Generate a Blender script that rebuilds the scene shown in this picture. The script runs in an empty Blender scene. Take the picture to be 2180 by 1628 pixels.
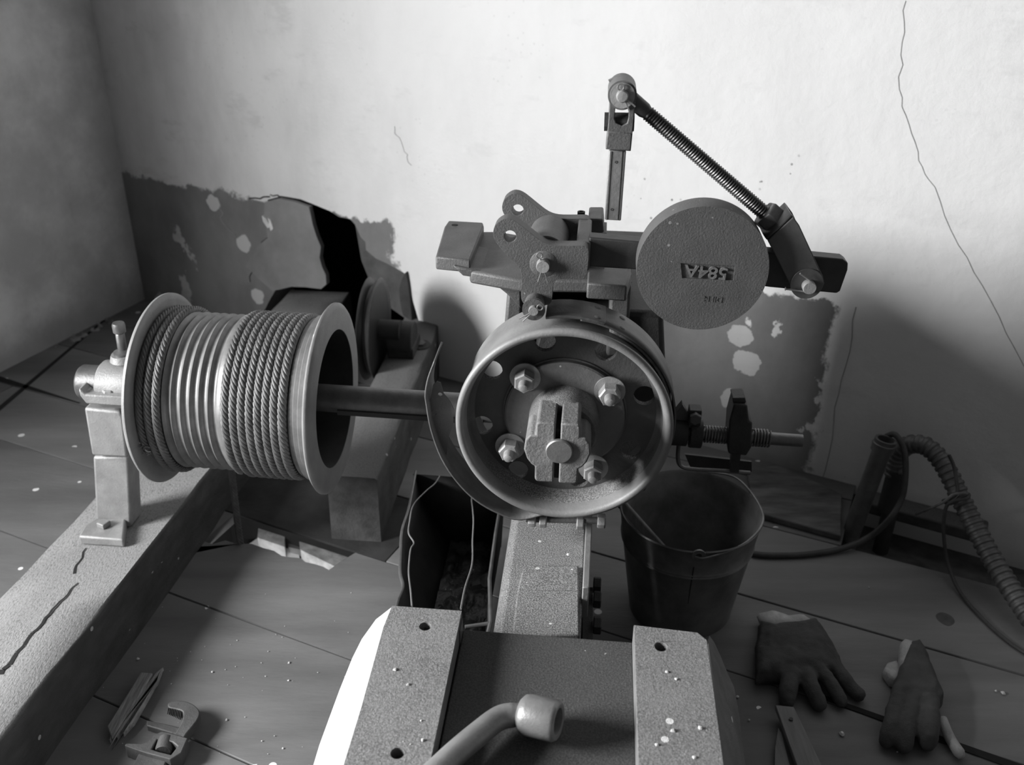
import bpy, bmesh, math, random
from mathutils import Vector, Matrix, noise
from mathutils.geometry import tessellate_polygon
random.seed(7)
sc = bpy.context.scene
PI = math.pi

# ------------------------------------------------------------------ camera
F, CX, CY, CAMH = 2000.0, 1090.0, 814.0, 1.45
DN = Vector((-51., 3824., 2000.)).normalized()
Zc = -DN
Yc = Vector((0, 0, 1)); Yc = (Yc - Yc.dot(Zc) * Zc).normalized()
Xc = Yc.cross(Zc)
RT = Matrix((Xc, Yc, Zc))                       # camera (x right, y down, z forward) -> world
CAM = Vector((0, 0, CAMH))
cd = bpy.data.cameras.new('camera'); cam = bpy.data.objects.new('camera', cd)
sc.collection.objects.link(cam); sc.camera = cam
cd.sensor_width = 36; cd.lens = F / 2180 * 36
cx, cy, cz = RT @ Vector((1, 0, 0)), RT @ Vector((0, -1, 0)), RT @ Vector((0, 0, -1))
cam.matrix_world = Matrix(((cx.x, cy.x, cz.x, CAM.x), (cx.y, cy.y, cz.y, CAM.y), (cx.z, cy.z, cz.z, CAM.z), (0, 0, 0, 1)))
cd.clip_start = .01
cd.dof.use_dof = True; cd.dof.focus_distance = 1.55; cd.dof.aperture_fstop = 5.0

# ------------------------------------------------------------------ light
wd = bpy.data.worlds.new('world'); sc.world = wd; wd.use_nodes = True
wd.node_tree.nodes['Background'].inputs[0].default_value = (1, 1, 1, 1)
wd.node_tree.nodes['Background'].inputs[1].default_value = 0.105
def area(name, loc, target, sx, sy, energy, spread=PI):
    ld = bpy.data.lights.new(name, 'AREA'); ld.shape = 'RECTANGLE'; ld.size = sx; ld.size_y = sy
    ld.energy = energy; ld.spread = spread
    o = bpy.data.objects.new(name, ld); sc.collection.objects.link(o)
    o.location = loc
    o.rotation_euler = (Vector(target) - Vector(loc)).to_track_quat('-Z', 'Y').to_euler()
    return o
WIN = Vector((-2.72, .62, 1.55))                 # centre of the window in the left wall, out of frame
area('window_daylight', WIN, WIN + Vector((.93, -.37, -.10)), 1.15, 1.05, 275)
sc.view_settings.view_transform = 'Standard'; sc.view_settings.look = 'None'
sc.view_settings.gamma = 1; sc.view_settings.use_curve_mapping = False
sc.view_settings.exposure = 0.0

# ------------------------------------------------------------------ frames of reference
A5 = math.radians(5.0)
U = Vector((math.cos(A5), -math.sin(A5), 0)); V = Vector((math.sin(A5), math.cos(A5), 0)); Z = Vector((0, 0, 1))
def M(u, v, z): return U * u + V * v + Z * z                    # machine frame
def ray(x, y): return RT @ Vector(((x - CX) / F, (y - CY) / F, 1))
def onp(x, y, p, n):
    d = ray(x, y); return CAM + d * (n.dot(p - CAM) / n.dot(d))
def inv(P): return (U.dot(P), V.dot(P), P.z)
def pv(v, *pts): return [(lambda q: (q[0], q[2]))(inv(onp(x, y, V * v, V))) for x, y in pts]
def pu(u, *pts): return [(lambda q: (q[1], q[2]))(inv(onp(x, y, U * u, U))) for x, y in pts]
def pz(z, *pts): return [(lambda q: (q[0], q[1]))(inv(onp(x, y, Z * z, Z))) for x, y in pts]
def wz(x, y, z): return onp(x, y, Z * z, Z)
WA = math.radians(-27.5)
WD = Vector((math.cos(WA), math.sin(WA), 0)); WN = Vector((WD.y, -WD.x, 0))   # along the back wall / into the room
P0 = wz(262, 625, 0)
def PW(x, y, d=0): return onp(x, y, P0 + WN * d, WN)
def ws(x, y, d=0):
    P = PW(x, y, d); return (WD.dot(P - P0), P.z)
FA = math.radians(-24.4)
E1 = Vector((math.cos(FA), math.sin(FA), 0)); E2 = Vector((-E1.y, E1.x, 0))    # along / across the floorboards

# ------------------------------------------------------------------ materials
MATS = {}
def mat(name, c=.2, rough=.6, metal=0., var=.35, scale=14., bump=.25, bscale=160., speck=0., spscale=60., stretch=(1, 1, 1), dust=0., spec=.5, dlo=.42, dhi=.62):
    if name in MATS: return MATS[name]
    m = bpy.data.materials.new(name); m.use_nodes = True; nt = m.node_tree; N = nt.nodes; L = nt.links
    b = N['Principled BSDF']; b.inputs['Roughness'].default_value = rough; b.inputs['Metallic'].default_value = metal
    b.inputs['Specular IOR Level'].default_value = spec
    tc = N.new('ShaderNodeTexCoord'); mp = N.new('ShaderNodeMapping'); mp.inputs['Scale'].default_value = stretch
    L.new(tc.outputs['Object'], mp.inputs[0])
    def nz(sc_, det=6, r=.6):
        n = N.new('ShaderNodeTexNoise'); n.inputs['Scale'].default_value = sc_; n.inputs['Detail'].default_value = det
        n.inputs['Roughness'].default_value = r; L.new(mp.outputs[0], n.inputs[0]); return n
    n1 = nz(scale)
    r1 = N.new('ShaderNodeValToRGB'); L.new(n1.outputs[0], r1.inputs[0])
    lo, hi = c * (1 - var), c * (1 + var)
    r1.color_ramp.elements[0].position = .3; r1.color_ramp.elements[1].position = .7
    r1.color_ramp.elements[0].color = (lo, lo, lo, 1); r1.color_ramp.elements[1].color = (hi, hi, hi, 1)
    out = r1.outputs[0]
    def mix(fac, a, col):
        x = N.new('ShaderNodeMix'); x.data_type = 'RGBA'; L.new(fac, x.inputs[0]); L.new(a, x.inputs[6])
        x.inputs[7].default_value = (col, col, col, 1); return x.outputs[2]
    if dust:
        g = N.new('ShaderNodeNewGeometry'); s = N.new('ShaderNodeSeparateXYZ'); L.new(g.outputs['Normal'], s.inputs[0])
        q = nz(420, 3, .7); mu = N.new('ShaderNodeMapRange'); L.new(s.outputs[2], mu.inputs[0])
        mu.inputs[1].default_value = .35; mu.inputs[2].default_value = 1; mu.inputs[3].default_value = 0; mu.inputs[4].default_value = 1
        r = N.new('ShaderNodeMapRange'); L.new(q.outputs[0], r.inputs[0]); r.inputs[1].default_value = dlo; r.inputs[2].default_value = dhi
        mm = N.new('ShaderNodeMath'); mm.operation = 'MULTIPLY'; L.new(mu.outputs[0], mm.inputs[0]); L.new(r.outputs[0], mm.inputs[1])
        out = mix(mm.outputs[0], out, dust)
    if speck:
        v = N.new('ShaderNodeTexVoronoi'); v.inputs['Scale'].default_value = spscale; L.new(tc.outputs['Object'], v.inputs[0])
        w = nz(spscale * .21, 2)
        r = N.new('ShaderNodeMath'); r.operation = 'LESS_THAN'; L.new(v.outputs['Distance'], r.inputs[0]); r.inputs[1].default_value = .14
        w2 = N.new('ShaderNodeMath'); w2.operation = 'GREATER_THAN'; L.new(w.outputs[0], w2.inputs[0]); w2.inputs[1].default_value = .60
        mm = N.new('ShaderNodeMath'); mm.operation = 'MULTIPLY'; L.new(r.outputs[0], mm.inputs[0]); L.new(w2.outputs[0], mm.inputs[1])
        out = mix(mm.outputs[0], out, speck)
    L.new(out, b.inputs['Base Color'])
    n2 = nz(bscale, 5, .65); bp = N.new('ShaderNodeBump'); bp.inputs['Strength'].default_value = bump; bp.inputs['Distance'].default_value = .002
    L.new(n2.outputs[0], bp.inputs['Height']); L.new(bp.outputs[0], b.inputs['Normal'])
    MATS[name] = m; return m
iron = mat('cast_iron', .115, .55, .25, .22, 18, .5, 260)
irondk = mat('dark_iron', .045, .6, .2, .3, 18, .5, 220)
ironpit = mat('pitted_iron', .105, .5, .2, .14, 22, .6, 330, .3, 60)
ironlt = mat('light_iron', .30, .5, .3, .2, 20, .4, 220)
steel = mat('worn_steel', .36, .38, .75, .25, 30, .3, 200)
steeldk = mat('dull_steel', .17, .42, .6, .25, 30, .3, 200)
ropem = mat('rope_steel', .13, .52, .25, .3, 40, .2, 300)
flangem = mat('flange_paint', .26, .5, .1, .15, 20, .35, 260, .6, 30)
drumm = mat('drum_steel', .21, .46, .35, .25, 26, .2, 120)
dusty = mat('dusty_iron', .17, .75, 0, .25, 16, .9, 300, .8, 26, dust=.30)
dustychan = mat('gritty_iron', .14, .8, 0, .35, 20, 1.2, 380, .8, 40, dust=.42)
whiteface = mat('window_lit_flank', .46, .7, 0, .1, 6, .2, 60)  # window light on the left flank put into a pale colour
saddlem = mat('dark_dusty_iron', .06, .75, 0, .2, 12, .6, 300, .4, 50, dust=.10)
timberm = mat('weathered_timber', .065, .9, 0, .4, 24, 1.0, 260, .5, 26, (1, .4, 1), dust=.27, dlo=.25, dhi=.50)  # dusty on top; shade of the side put into the dark base
timberdk = mat('dark_timber', .065, .9, 0, .45, 20, .8, 160, .4, 22, (1, .5, 1), dust=.15, dlo=.25, dhi=.5)
woodf = mat('floor_wood', .14, .75, 0, .28, 5, .4, 90, .8, 17, (.35, 1.6, 1))
woodf2 = mat('floor_wood_worn', .17, .75, 0, .3, 4, .4, 90, .8, 15, (.3, 1.8, 1))
wooddk = mat('dark_floor_wood', .025, .8, 0, .6, 9, .6, 60)
splint = mat('splintered_wood', .30, .9, 0, .5, 60, 1.0, 200, 0, 10, (6, .3, 1))
lathm = mat('lath_wood', .2, .85, 0, .25, 20, .5, 90, 0, 10, (4, .3, 1))
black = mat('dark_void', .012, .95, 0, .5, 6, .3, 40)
traym = mat('tray_sheet', .05, .6, .3, .3, 16, .3, 100)
sludge = mat('oily_sludge', .045, .3, 0, .8, 40, 2.0, 50, .4, 70)
galv = mat('galvanized_sheet', .20, .5, .25, .4, 12, .4, 60)
glovem = mat('glove_leather', .065, .9, 0, .25, 20, .7, 300)
liningm = mat('glove_lining', .42, .95, 0, .3, 30, .8, 200)
rubber = mat('cable_rubber', .05, .6, 0, .3, 30, .2, 200)
condm = mat('conduit_metal', .13, .5, .4, .25, 30, .3, 200)
cordm = mat('cord', .15, .8, 0, .3, 60, .6, 300)
plasterm = mat('loose_plaster', .34, .9, 0, .25, 12, .5, 80)
crumbm = mat('plaster_crumb', .6, .9, 0, .3, 30, .5, 80)
wirem = mat('bare_wire', .3, .5, .5, .2, 40, .2, 100)
brightm = mat('pale_masonry', .62, .9, 0, .35, 30, .8, 60)

def wallmat(name, base, kind):
    m = bpy.data.materials.new(name); m.use_nodes = True; nt = m.node_tree; N = nt.nodes; L = nt.links
    b = N['Principled BSDF']; b.inputs['Roughness'].default_value = .85; b.inputs['Specular IOR Level'].default_value = .2
    tc = N.new('ShaderNodeTexCoord'); sp = N.new('ShaderNodeSeparateXYZ'); L.new(tc.outputs['Object'], sp.inputs[0])
    def math_(op, a, b_=None, c=None):
        n = N.new('ShaderNodeMath'); n.operation = op
        for i, x in enumerate((a, b_, c)):
            if x is None: continue
            if isinstance(x, (int, float)): n.inputs[i].default_value = x
            else: L.new(x, n.inputs[i])
        return n.outputs[0]
    def nz(s, det=7, r=.6, st=(1, 1, 1), off=(0, 0, 0)):
        mp = N.new('ShaderNodeMapping'); mp.inputs['Scale'].default_value = st; mp.inputs['Location'].default_value = off
        L.new(tc.outputs['Object'], mp.inputs[0])
        n = N.new('ShaderNodeTexNoise'); n.inputs['Scale'].default_value = s; n.inputs['Detail'].default_value = det; n.inputs['Roughness'].default_value = r
        L.new(mp.outputs[0], n.inputs[0]); return n.outputs[0]
    def mr(x, a, b_, c=0, d=1, smooth=True):
        n = N.new('ShaderNodeMapRange'); n.interpolation_type = 'SMOOTHSTEP' if smooth else 'LINEAR'
        if isinstance(x, (int, float)): n.inputs[0].default_value = x
        else: L.new(x, n.inputs[0])
        for i, q in enumerate((a, b_, c, d)): n.inputs[i + 1].default_value = q
        return n.outputs[0]
    def mix(fac, a, c):
        x = N.new('ShaderNodeMix'); x.data_type = 'RGBA'; L.new(fac, x.inputs[0])
        for i, q in ((6, a), (7, c)):
            if isinstance(q, (int, float)): x.inputs[i].default_value = (q, q, q, 1)
            else: L.new(q, x.inputs[i])
        return x.outputs[2]
    X, Zz = sp.outputs[0], sp.outputs[2]
    if kind == 'back':
        # grimy on the left end, cleaner whitewash to the right
        cl = mr(math_('ADD', X, math_('MULTIPLY', math_('SUBTRACT', nz(1.4), .5), 1.2)), .1, 1.7)
        col = mix(cl, base * .72, base)
        col = mix(mr(nz(2.2, 9, .65, (1, 1, .45), (3, 0, 1)), .42, .62, 0, .50), col, mix(cl, base * .42, base * .88))
        col = mix(mr(nz(7, 9, .7, (.5, 1, 1.2), (7, 0, 1)), .54, .66, 0, .50), col, mix(cl, base * .45, base * .85))
        # dado of darker paint with ragged top edge
        edge = math_('ADD', .515, math_('MULTIPLY', math_('SUBTRACT', nz(9, 8, .7), .5), .14))
        dz = mr(math_('SUBTRACT', edge, Zz), 0, .012)
        a1 = mr(math_('ADD', X, math_('MULTIPLY', math_('SUBTRACT', nz(12, 6, .7, (1, 1, 1), (5, 2, 0)), .5), .3)), 1.30, 1.34, 1, 0)
        a0 = mr(math_('ADD', X, math_('MULTIPLY', math_('SUBTRACT', nz(10, 6, .6, (1, 1, 1), (1, 2, 3)), .5), .12)), .03, .05)
        r0 = mr(math_('ADD', X, math_('MULTIPLY', math_('SUBTRACT', nz(7, 8, .7, (1, 1, 1), (9, 4, 0)), .5), .35)), 2.08, 2.14)
        r1 = mr(math_('ADD', X, math_('MULTIPLY', math_('SUBTRACT', nz(10, 8, .7, (1, 1, .6), (2, 9, 0)), .5), .16)), 2.70, 2.72, 1, 0)
        reg = math_('MULTIPLY', dz, math_('MAXIMUM', math_('MULTIPLY', a0, a1), math_('MULTIPLY', r0, r1)))
        patch = mr(nz(6.5, 7, .6, (1, 1, .7), (11, 3, 2)), .62, .635, 1, .25)
        reg = math_('MULTIPLY', reg, patch)
        dc = mix(mr(nz(3.5, 8, .6, (1, 1, .6)), .35, .7), .15, .23)
        col = mix(reg, col, dc)
        # pale filler spots and a smear under the dado line at the right
        for (sx, sz, rr) in SPOTS:
            d = N.new('ShaderNodeVectorMath'); d.operation = 'DISTANCE'; L.new(tc.outputs['Object'], d.inputs[0]); d.inputs[1].default_value = (sx, 0, sz)
            dd = math_('ADD', d.outputs['Value'], math_('MULTIPLY', math_('SUBTRACT', nz(25, 5), .5), rr * 1.2))
            col = mix(mr(dd, rr * .92, rr, 1, 0), col, .5)
        # fine dark mould specks
        v = N.new('ShaderNodeTexVoronoi'); v.inputs['Scale'].default_value = 45; L.new(tc.outputs['Object'], v.inputs[0])
        sm = math_('MULTIPLY', math_('LESS_THAN', v.outputs['Distance'], .15), mr(nz(3.1, 2, .5, (1, 1, 1), (0, 0, 6)), .56, .6))
        dspk = N.new('ShaderNodeVectorMath'); dspk.operation = 'DISTANCE'; L.new(tc.outputs['Object'], dspk.inputs[0]); dspk.inputs[1].default_value = (2.35, 0, .78)
        sm = math_('MULTIPLY', sm, mr(dspk.outputs['Value'], .1, .45, 1, .12))
        col = mix(math_('MULTIPLY', sm, .8), col, .12)
    else:
        col = mix(mr(nz(2.5, 8, .65), .35, .7), base * .72, base * 1.12)
        col = mix(mr(nz(6, 8, .7, (1, 1, .4), (4, 0, 0)), .58, .68, 0, .5), col, base * .5)
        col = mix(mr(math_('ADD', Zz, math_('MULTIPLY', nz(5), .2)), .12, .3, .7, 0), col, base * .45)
    L.new(col, b.inputs['Base Color'])
    bp = N.new('ShaderNodeBump'); bp.inputs['Strength'].default_value = .5; bp.inputs['Distance'].default_value = .006
    L.new(nz(22, 8, .6), bp.inputs['Height']); L.new(bp.outputs[0], b.inputs['Normal'])
    return m
SPOTS = [ws(518, 518) + (.032,), ws(548, 630) + (.03,), ws(1575, 715) + (.035,), ws(1590, 770) + (.04,), ws(1555, 850) + (.03,), ws(455, 432) + (.03,)]
mwall = wallmat('back_wall_plaster', .80, 'back')
mwallL = wallmat('left_wall_plaster', .80, 'left')

# ------------------------------------------------------------------ mesh helpers
class MB:
    def __init__(s): s.v = []; s.f = []
    def add(s, vs, fs):
        o = len(s.v); s.v += [Vector(p) for p in vs]; s.f += [tuple(i + o for i in f) for f in fs]; return s
    def prism(s, poly, T, a, b, holes=()):
        """poly in 2-D, T(p, t) -> world, extruded from t=a to t=b"""
        loops = [list(poly)] + [list(h) for h in holes]
        flat = [p for l in loops for p in l]; n = len(flat)
        tri = tessellate_polygon([[Vector((p[0], p[1], 0)) for p in l] for l in loops]) if holes else [tuple(range(n))]
        vs = [T(p, a) for p in flat] + [T(p, b) for p in flat]
        fs = [tuple(t) for t in tri] + [tuple(i + n for i in reversed(t)) for t in tri]
        o = 0
        for l in loops:
            k = len(l)
            for i in range(k): j = (i + 1) % k; fs.append((o + i, o + j, o + j + n, o + i + n))
            o += k
        return s.add(vs, fs)
    def box(s, c, ax, hs):
        X, Y, W = ax; vs = []
        for i in (-1, 1):
            for j in (-1, 1):
                for k in (-1, 1): vs.append(c + X * hs[0] * i + Y * hs[1] * j + W * hs[2] * k)
        return s.add(vs, [(0, 1, 3, 2), (4, 6, 7, 5), (0, 4, 5, 1), (2, 3, 7, 6), (0, 2, 6, 4), (1, 5, 7, 3)])
    def mbox(s, u0, u1, v0, v1, z0, z1):
        return s.box(M((u0 + u1) / 2, (v0 + v1) / 2, (z0 + z1) / 2), (U, V, Z), ((u1 - u0) / 2, (v1 - v0) / 2, (z1 - z0) / 2))
    def lathe(s, c, axis, prof, n=48, a0=0, a1=2 * PI, ref=None):
        """prof: list of (radius, t along axis), c origin. closed full turn unless a0,a1 given"""
        axis = axis.normalized(); r = ref or (Z if abs(axis.z) < .9 else U)
        X = (r - axis * r.dot(axis)).normalized(); Y = axis.cross(X)
        full = abs(a1 - a0 - 2 * PI) < 1e-6; m = n if full else n + 1; k = len(prof); vs = []; fs = []
        for i in range(m):
            a = a0 + (a1 - a0) * i / n; d = X * math.cos(a) + Y * math.sin(a)
            for (rr, t) in prof: vs.append(c + axis * t + d * rr)
        for i in range(n):
            j = (i + 1) % m
            for q in range(k - 1): fs.append((i * k + q, i * k + q + 1, j * k + q + 1, j * k + q))
        return s.add(vs, fs)
    def cyl(s, a, b, r, n=24, r2=None):
        ax = b - a; L = ax.length; r2 = r if r2 is None else r2
        return s.lathe(a, ax, [(0, 0), (r, 0), (r2, L), (0, L)], n)
    def ring(s, c, axis, ro, ri, t0, t1, n=40):
        return s.lathe(c, axis, [(ri, t0), (ro, t0), (ro, t1), (ri, t1), (ri, t0)], n)
    def hexa(s, c, axis, r, t0, t1, rot=0, n=6, ch=.12):
        axis = axis.normalized(); ref = Z if abs(axis.z) < .9 else U
        X = (ref - axis * ref.dot(axis)).normalized(); Y = axis.cross(X); ref = X * math.cos(rot) + Y * math.sin(rot)
        h = t1 - t0
        return s.lathe(c, axis, [(0, t0), (r * .9, t0), (r, t0 + h * ch), (r, t1 - h * ch), (r * .86, t1), (0, t1)], n, ref=ref)
    def tube(s, pts, r, n=10, caps=True):
        P = [Vector(p) for p in pts]; rs = r if isinstance(r, (list, tuple)) else [r] * len(P)
        t0 = (P[1] - P[0]).normalized(); up = Z if abs(t0.z) < .9 else U
        X = (up - t0 * up.dot(t0)).normalized(); vs = []; fs = []
        for i, p in enumerate(P):
            t = (P[min(i + 1, len(P) - 1)] - P[max(i - 1, 0)]).normalized()
            X = (X - t * X.dot(t)).normalized(); Y = t.cross(X)
            for k in range(n):
                a = 2 * PI * k / n; vs.append(p + (X * math.cos(a) + Y * math.sin(a)) * rs[i])
        for i in range(len(P) - 1):
            for k in range(n):
                l = (k + 1) % n; fs.append((i * n + k, i * n + l, (i + 1) * n + l, (i + 1) * n + k))
        if caps: fs.append(tuple(reversed(range(n)))); fs.append(tuple((len(P) - 1) * n + k for k in range(n)))
        return s.add(vs, fs)
    def ribbon(s, rows):
        """rows: list of equal-length point rows -> open sheet"""
        k = len(rows[0]); vs = [p for r in rows for p in r]; fs = []
        for i in range(len(rows) - 1):
            for j in range(k - 1): fs.append((i * k + j, i * k + j + 1, (i + 1) * k + j + 1, (i + 1) * k + j))
        return s.add(vs, fs)
def Tv(p, t): return M(p[0], t, p[1])
def Tu(p, t): return M(t, p[0], p[1])
def Tz(p, t): return M(p[0], p[1], t)
def cr(pts, n=6, closed=False):
    P = [Vector(p) for p in pts]; out = []; N_ = len(P)
    for i in range(N_ if closed else N_ - 1):
        g = (lambda k: P[k % N_]) if closed else (lambda k: P[max(0, min(N_ - 1, k))])
        a, b, c, d = g(i - 1), g(i), g(i + 1), g(i + 2)
        for j in range(n):
            t = j / n
            out.append(.5 * ((2 * b) + (c - a) * t + (2 * a - 5 * b + 4 * c - d) * t * t + (3 * b - a - 3 * c + d) * t ** 3))
    if not closed: out.append(P[-1])
    return out
def circ(c, r, n=20, a0=0): return [(c[0] + r * math.cos(a0 + 2 * PI * i / n), c[1] + r * math.sin(a0 + 2 * PI * i / n)) for i in range(n)]

def link(o, parent):
    sc.collection.objects.link(o)
    if parent is not None: o.parent = parent
def obj(name, mb, m, parent=None, bevel=0, smooth=35, origin=None, solid=0, subd=0, segs=2, xf=None):
    me = bpy.data.meshes.new(name)
    if parent is not None: org = Vector(parent['org'])
    elif origin is not None: org = origin
    else:
        lo = [min(p[i] for p in mb.v) for i in range(3)]; hi = [max(p[i] for p in mb.v) for i in range(3)]
        org = Vector(((lo[0] + hi[0]) / 2, (lo[1] + hi[1]) / 2, lo[2]))
    R_ = parent['rot'] if parent is not None and 'rot' in parent.keys() else 0
    vs = [p - org for p in mb.v]
    if xf: vs = [xf @ p for p in vs]
    me.from_pydata([tuple(v) for v in vs], [], mb.f); me.update()
    bm = bmesh.new(); bm.from_mesh(me); bmesh.ops.remove_doubles(bm, verts=bm.verts, dist=1e-6)
    bmesh.ops.recalc_face_normals(bm, faces=bm.faces); bm.to_mesh(me); bm.free()
    me.materials.append(m)
    for p in me.polygons: p.use_smooth = True
    me.set_sharp_from_angle(angle=math.radians(smooth))
    o = bpy.data.objects.new(name, me); link(o, parent)
    if parent is None:
        o.location = org; o['org'] = tuple(org)
    else: o['org'] = tuple(org)
    if solid:
        d = o.modifiers.new('thick', 'SOLIDIFY'); d.thickness = solid; d.offset = 0
    if bevel:
        d = o.modifiers.new('bevel', 'BEVEL'); d.width = bevel; d.segments = segs; d.limit_method = 'ANGLE'; d.angle_limit = math.radians(40); d.harden_normals = False
    if subd:
        d = o.modifiers.new('sub', 'SUBSURF'); d.levels = subd; d.render_levels = subd
    return o
def thing(name, label, cat, org, group=None):
    o = bpy.data.objects.new(name, None); o.empty_display_size = .05; link(o, None); o.location = org; o['org'] = tuple(org)
    o['label'] = label; o['category'] = cat
    if group: o['group'] = group
    return o
def tag(o, label, cat, group=None):
    o['label'] = label; o['category'] = cat
    if group: o['group'] = group
    return o
def nutpart(parent, c, axis, r, h, m=steel, washer=0, stud=0, rot=0, name='nut', sq=6):
    ax = axis.normalized(); z0 = 0
    if washer:
        w = obj('washer', MB().ring(c, ax, washer, r * .45, 0, .003, 32), ironlt, parent); z0 = .003
    n = obj(name, MB().hexa(c, ax, r, z0, z0 + h, rot, sq), m, parent, smooth=25)
    if stud: obj('stud', MB().lathe(c, ax, [(0, 0), (stud * 1, 0), (stud, z0 + h + stud * 1.0), (stud * .75, z0 + h + stud * 1.7), (0, z0 + h + stud * 2)], 20), m, n)
    return n

# ================================================================== STRUCTURE
def structure(o): o['kind'] = 'structure'; return o
# ---- back wall (local x runs along the wall, z is height)
def wallframe(name, mb, m, P, D, N_):
    Rm = Matrix((D, -N_, Z)); org = P
    o = obj(name, mb, m, origin=org, xf=Rm)
    o.rotation_euler = Rm.transposed().to_euler(); return structure(o)
def TW(p, t): return P0 + WD * p[0] + Z * p[1] - WN * t     # t: depth behind the wall face
hole = [ws(*p) for p in [(570, 425), (600, 417), (640, 424), (668, 435), (702, 449), (722, 462), (745, 466), (756, 478), (768, 505), (778, 515), (779, 532), (800, 550), (822, 560), (845, 572), (862, 582)]]
hole += [(1.42, .17), (1.47, .02), (.70, .02), (.78, .14)] + [ws(*p) for p in [(590, 612), (560, 592), (533, 562), (550, 540), (556, 515), (576, 500), (568, 470)]]
slot = [ws(*p) for p in [(868, 577), (860, 592), (854, 612), (856, 640), (862, 668), (881, 681), (877, 640), (872, 600)]]
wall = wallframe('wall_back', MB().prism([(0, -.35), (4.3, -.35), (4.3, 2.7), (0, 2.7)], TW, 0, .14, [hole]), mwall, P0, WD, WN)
LD = (wz(0, 752, 0) - P0).normalized(); LN = Vector((-LD.y, LD.x, 0)); LN = LN if LN.x > 0 else -LN
def TL(p, t): return P0 + LD * p[0] + Z * p[1] - LN * t
wsx = (WIN - P0).dot(LD)
wallL = wallframe('wall_left', MB().prism([(-.1, -.1), (5.2, -.1), (5.2, 2.7), (-.1, 2.7)], TL, 0, .12, [[(wsx - .66, WIN.z - .62), (wsx + .66, WIN.z - .62), (wsx + .66, WIN.z + .66), (wsx - .66, WIN.z + .66)]]), mwallL, P0, LD, LN)
cn = MB().tube(cr([P0 + WD * (.004 + .006 * random.random()) + WN * .004 + Z * z for z in [i * .09 for i in range(22)]], 3), [.004 + .005 * random.random() for _ in range(64)], 6)
structure(obj('trim_1', cn, plasterm))
# closed dark box added behind the broken wall to keep world light out
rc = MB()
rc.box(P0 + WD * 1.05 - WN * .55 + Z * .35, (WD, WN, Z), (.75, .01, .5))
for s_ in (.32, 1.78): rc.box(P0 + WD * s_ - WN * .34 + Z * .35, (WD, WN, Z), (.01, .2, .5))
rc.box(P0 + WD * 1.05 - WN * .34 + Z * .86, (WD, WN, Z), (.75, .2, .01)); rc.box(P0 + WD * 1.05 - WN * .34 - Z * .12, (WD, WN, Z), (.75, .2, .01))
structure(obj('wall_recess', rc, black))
rb = MB().prism([ws(*p) for p in [(742, 468), (768, 490), (800, 552), (868, 585), (890, 640), (860, 690), (790, 640), (758, 560)]], TW, .03, .16)
structure(obj('trim_2', rb, mat('rough_stone', .09, .9, 0, .35, 12, .9, 60)))
# plaster flap left hanging over the hole and the cracked one beside it
flap = [(533, 562), (548, 542), (556, 520), (577, 503), (573, 480), (568, 468), (570, 428), (600, 420), (636, 428), (664, 438), (668, 455), (672, 475), (680, 500), (690, 522), (688, 545), (694, 565), (702, 580), (704, 600), (693, 610), (660, 606), (630, 605), (605, 611), (590, 613), (572, 598), (552, 580)]
fl = MB().prism([ws(*p) for p in flap], lambda p, t: TW(p, t) + WN * (.012 + .05 * max(0, .42 - p[1])), -.004, .014)
fo = tag(obj('plaster_flap', fl, mat('flap_plaster', .20, .85, 0, .2, 8, .3, 50)), 'grey broken plaster slab hanging loose beside the dark wall hole', 'plaster')
ch = MB()
for pts in ([(566, 456), (575, 462), (584, 480), (578, 482), (568, 468)], [(578, 460), (584, 464), (590, 484), (584, 488)]):
    ch.prism([ws(*p) for p in pts], TW, -.02, -.006)
obj('plaster_chip', ch, crumbm, fo)
# cracks in the plaster: fine grooves as thin dark inlays
def crack(px, w=.003):
    mb = MB(); P = [PW(*p, .0015) for p in px]
    for a, b in zip(P[:-1], P[1:]):
        d = (b - a).normalized(); n = d.cross(WN)
        mb.add([a - n * w / 2, a + n * w / 2, b + n * w / 2, b - n * w / 2], [(0, 1, 2, 3)])
    return mb
crk = MB(); hair = MB()
def jit(px, n=4, a=5):
    out = []
    for p, q in zip(px[:-1], px[1:]):
        for i in range(n): t = i / n; out.append((p[0] + (q[0] - p[0]) * t + random.uniform(-a, a) * (i > 0), p[1] + (q[1] - p[1]) * t + random.uniform(-a, a) * .5))
    return out + [px[-1]]
for px, w in (([(1928, 0), (1920, 90), (1914, 190), (1935, 265), (1955, 340), (1990, 400), (2040, 520), (2110, 640), (2180, 780)], .0012), ([(840, 270), (860, 320), (876, 352)], .0012), ([(1822, 652), (1800, 780), (1775, 900), (1745, 1035)], .0018), ([(575, 420), (530, 422)], .005), ([(668, 436), (600, 417), (575, 414)], .004), ([(470, 436), (472, 470), (500, 505)], .002), ([(533, 562), (533, 600)], .003), ([(552, 580), (590, 615)], .006)):
    m_ = crack(jit(px), w); (crk if w > .0025 else hair).add(m_.v, m_.f)
structure(obj('trim_5', crk, black)); structure(obj('trim_5', hair, mat('hairline', .3, .9, 0, .3, 30, .2, 60)))
lip_ = MB().prism([ws(*p, .01) for p in [(1826, 655), (1836, 655), (1755, 1040), (1745, 1038)]], TW, -.012, 0)
# slot in the plaster: its shade is a dark plate set there
tag(obj('slot_shade_plate', MB().prism(slot, TW, -.012, .012), irondk), 'dark leaf-shaped plate for the shade of a slot in the plaster above pulley', 'wall slot')

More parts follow.
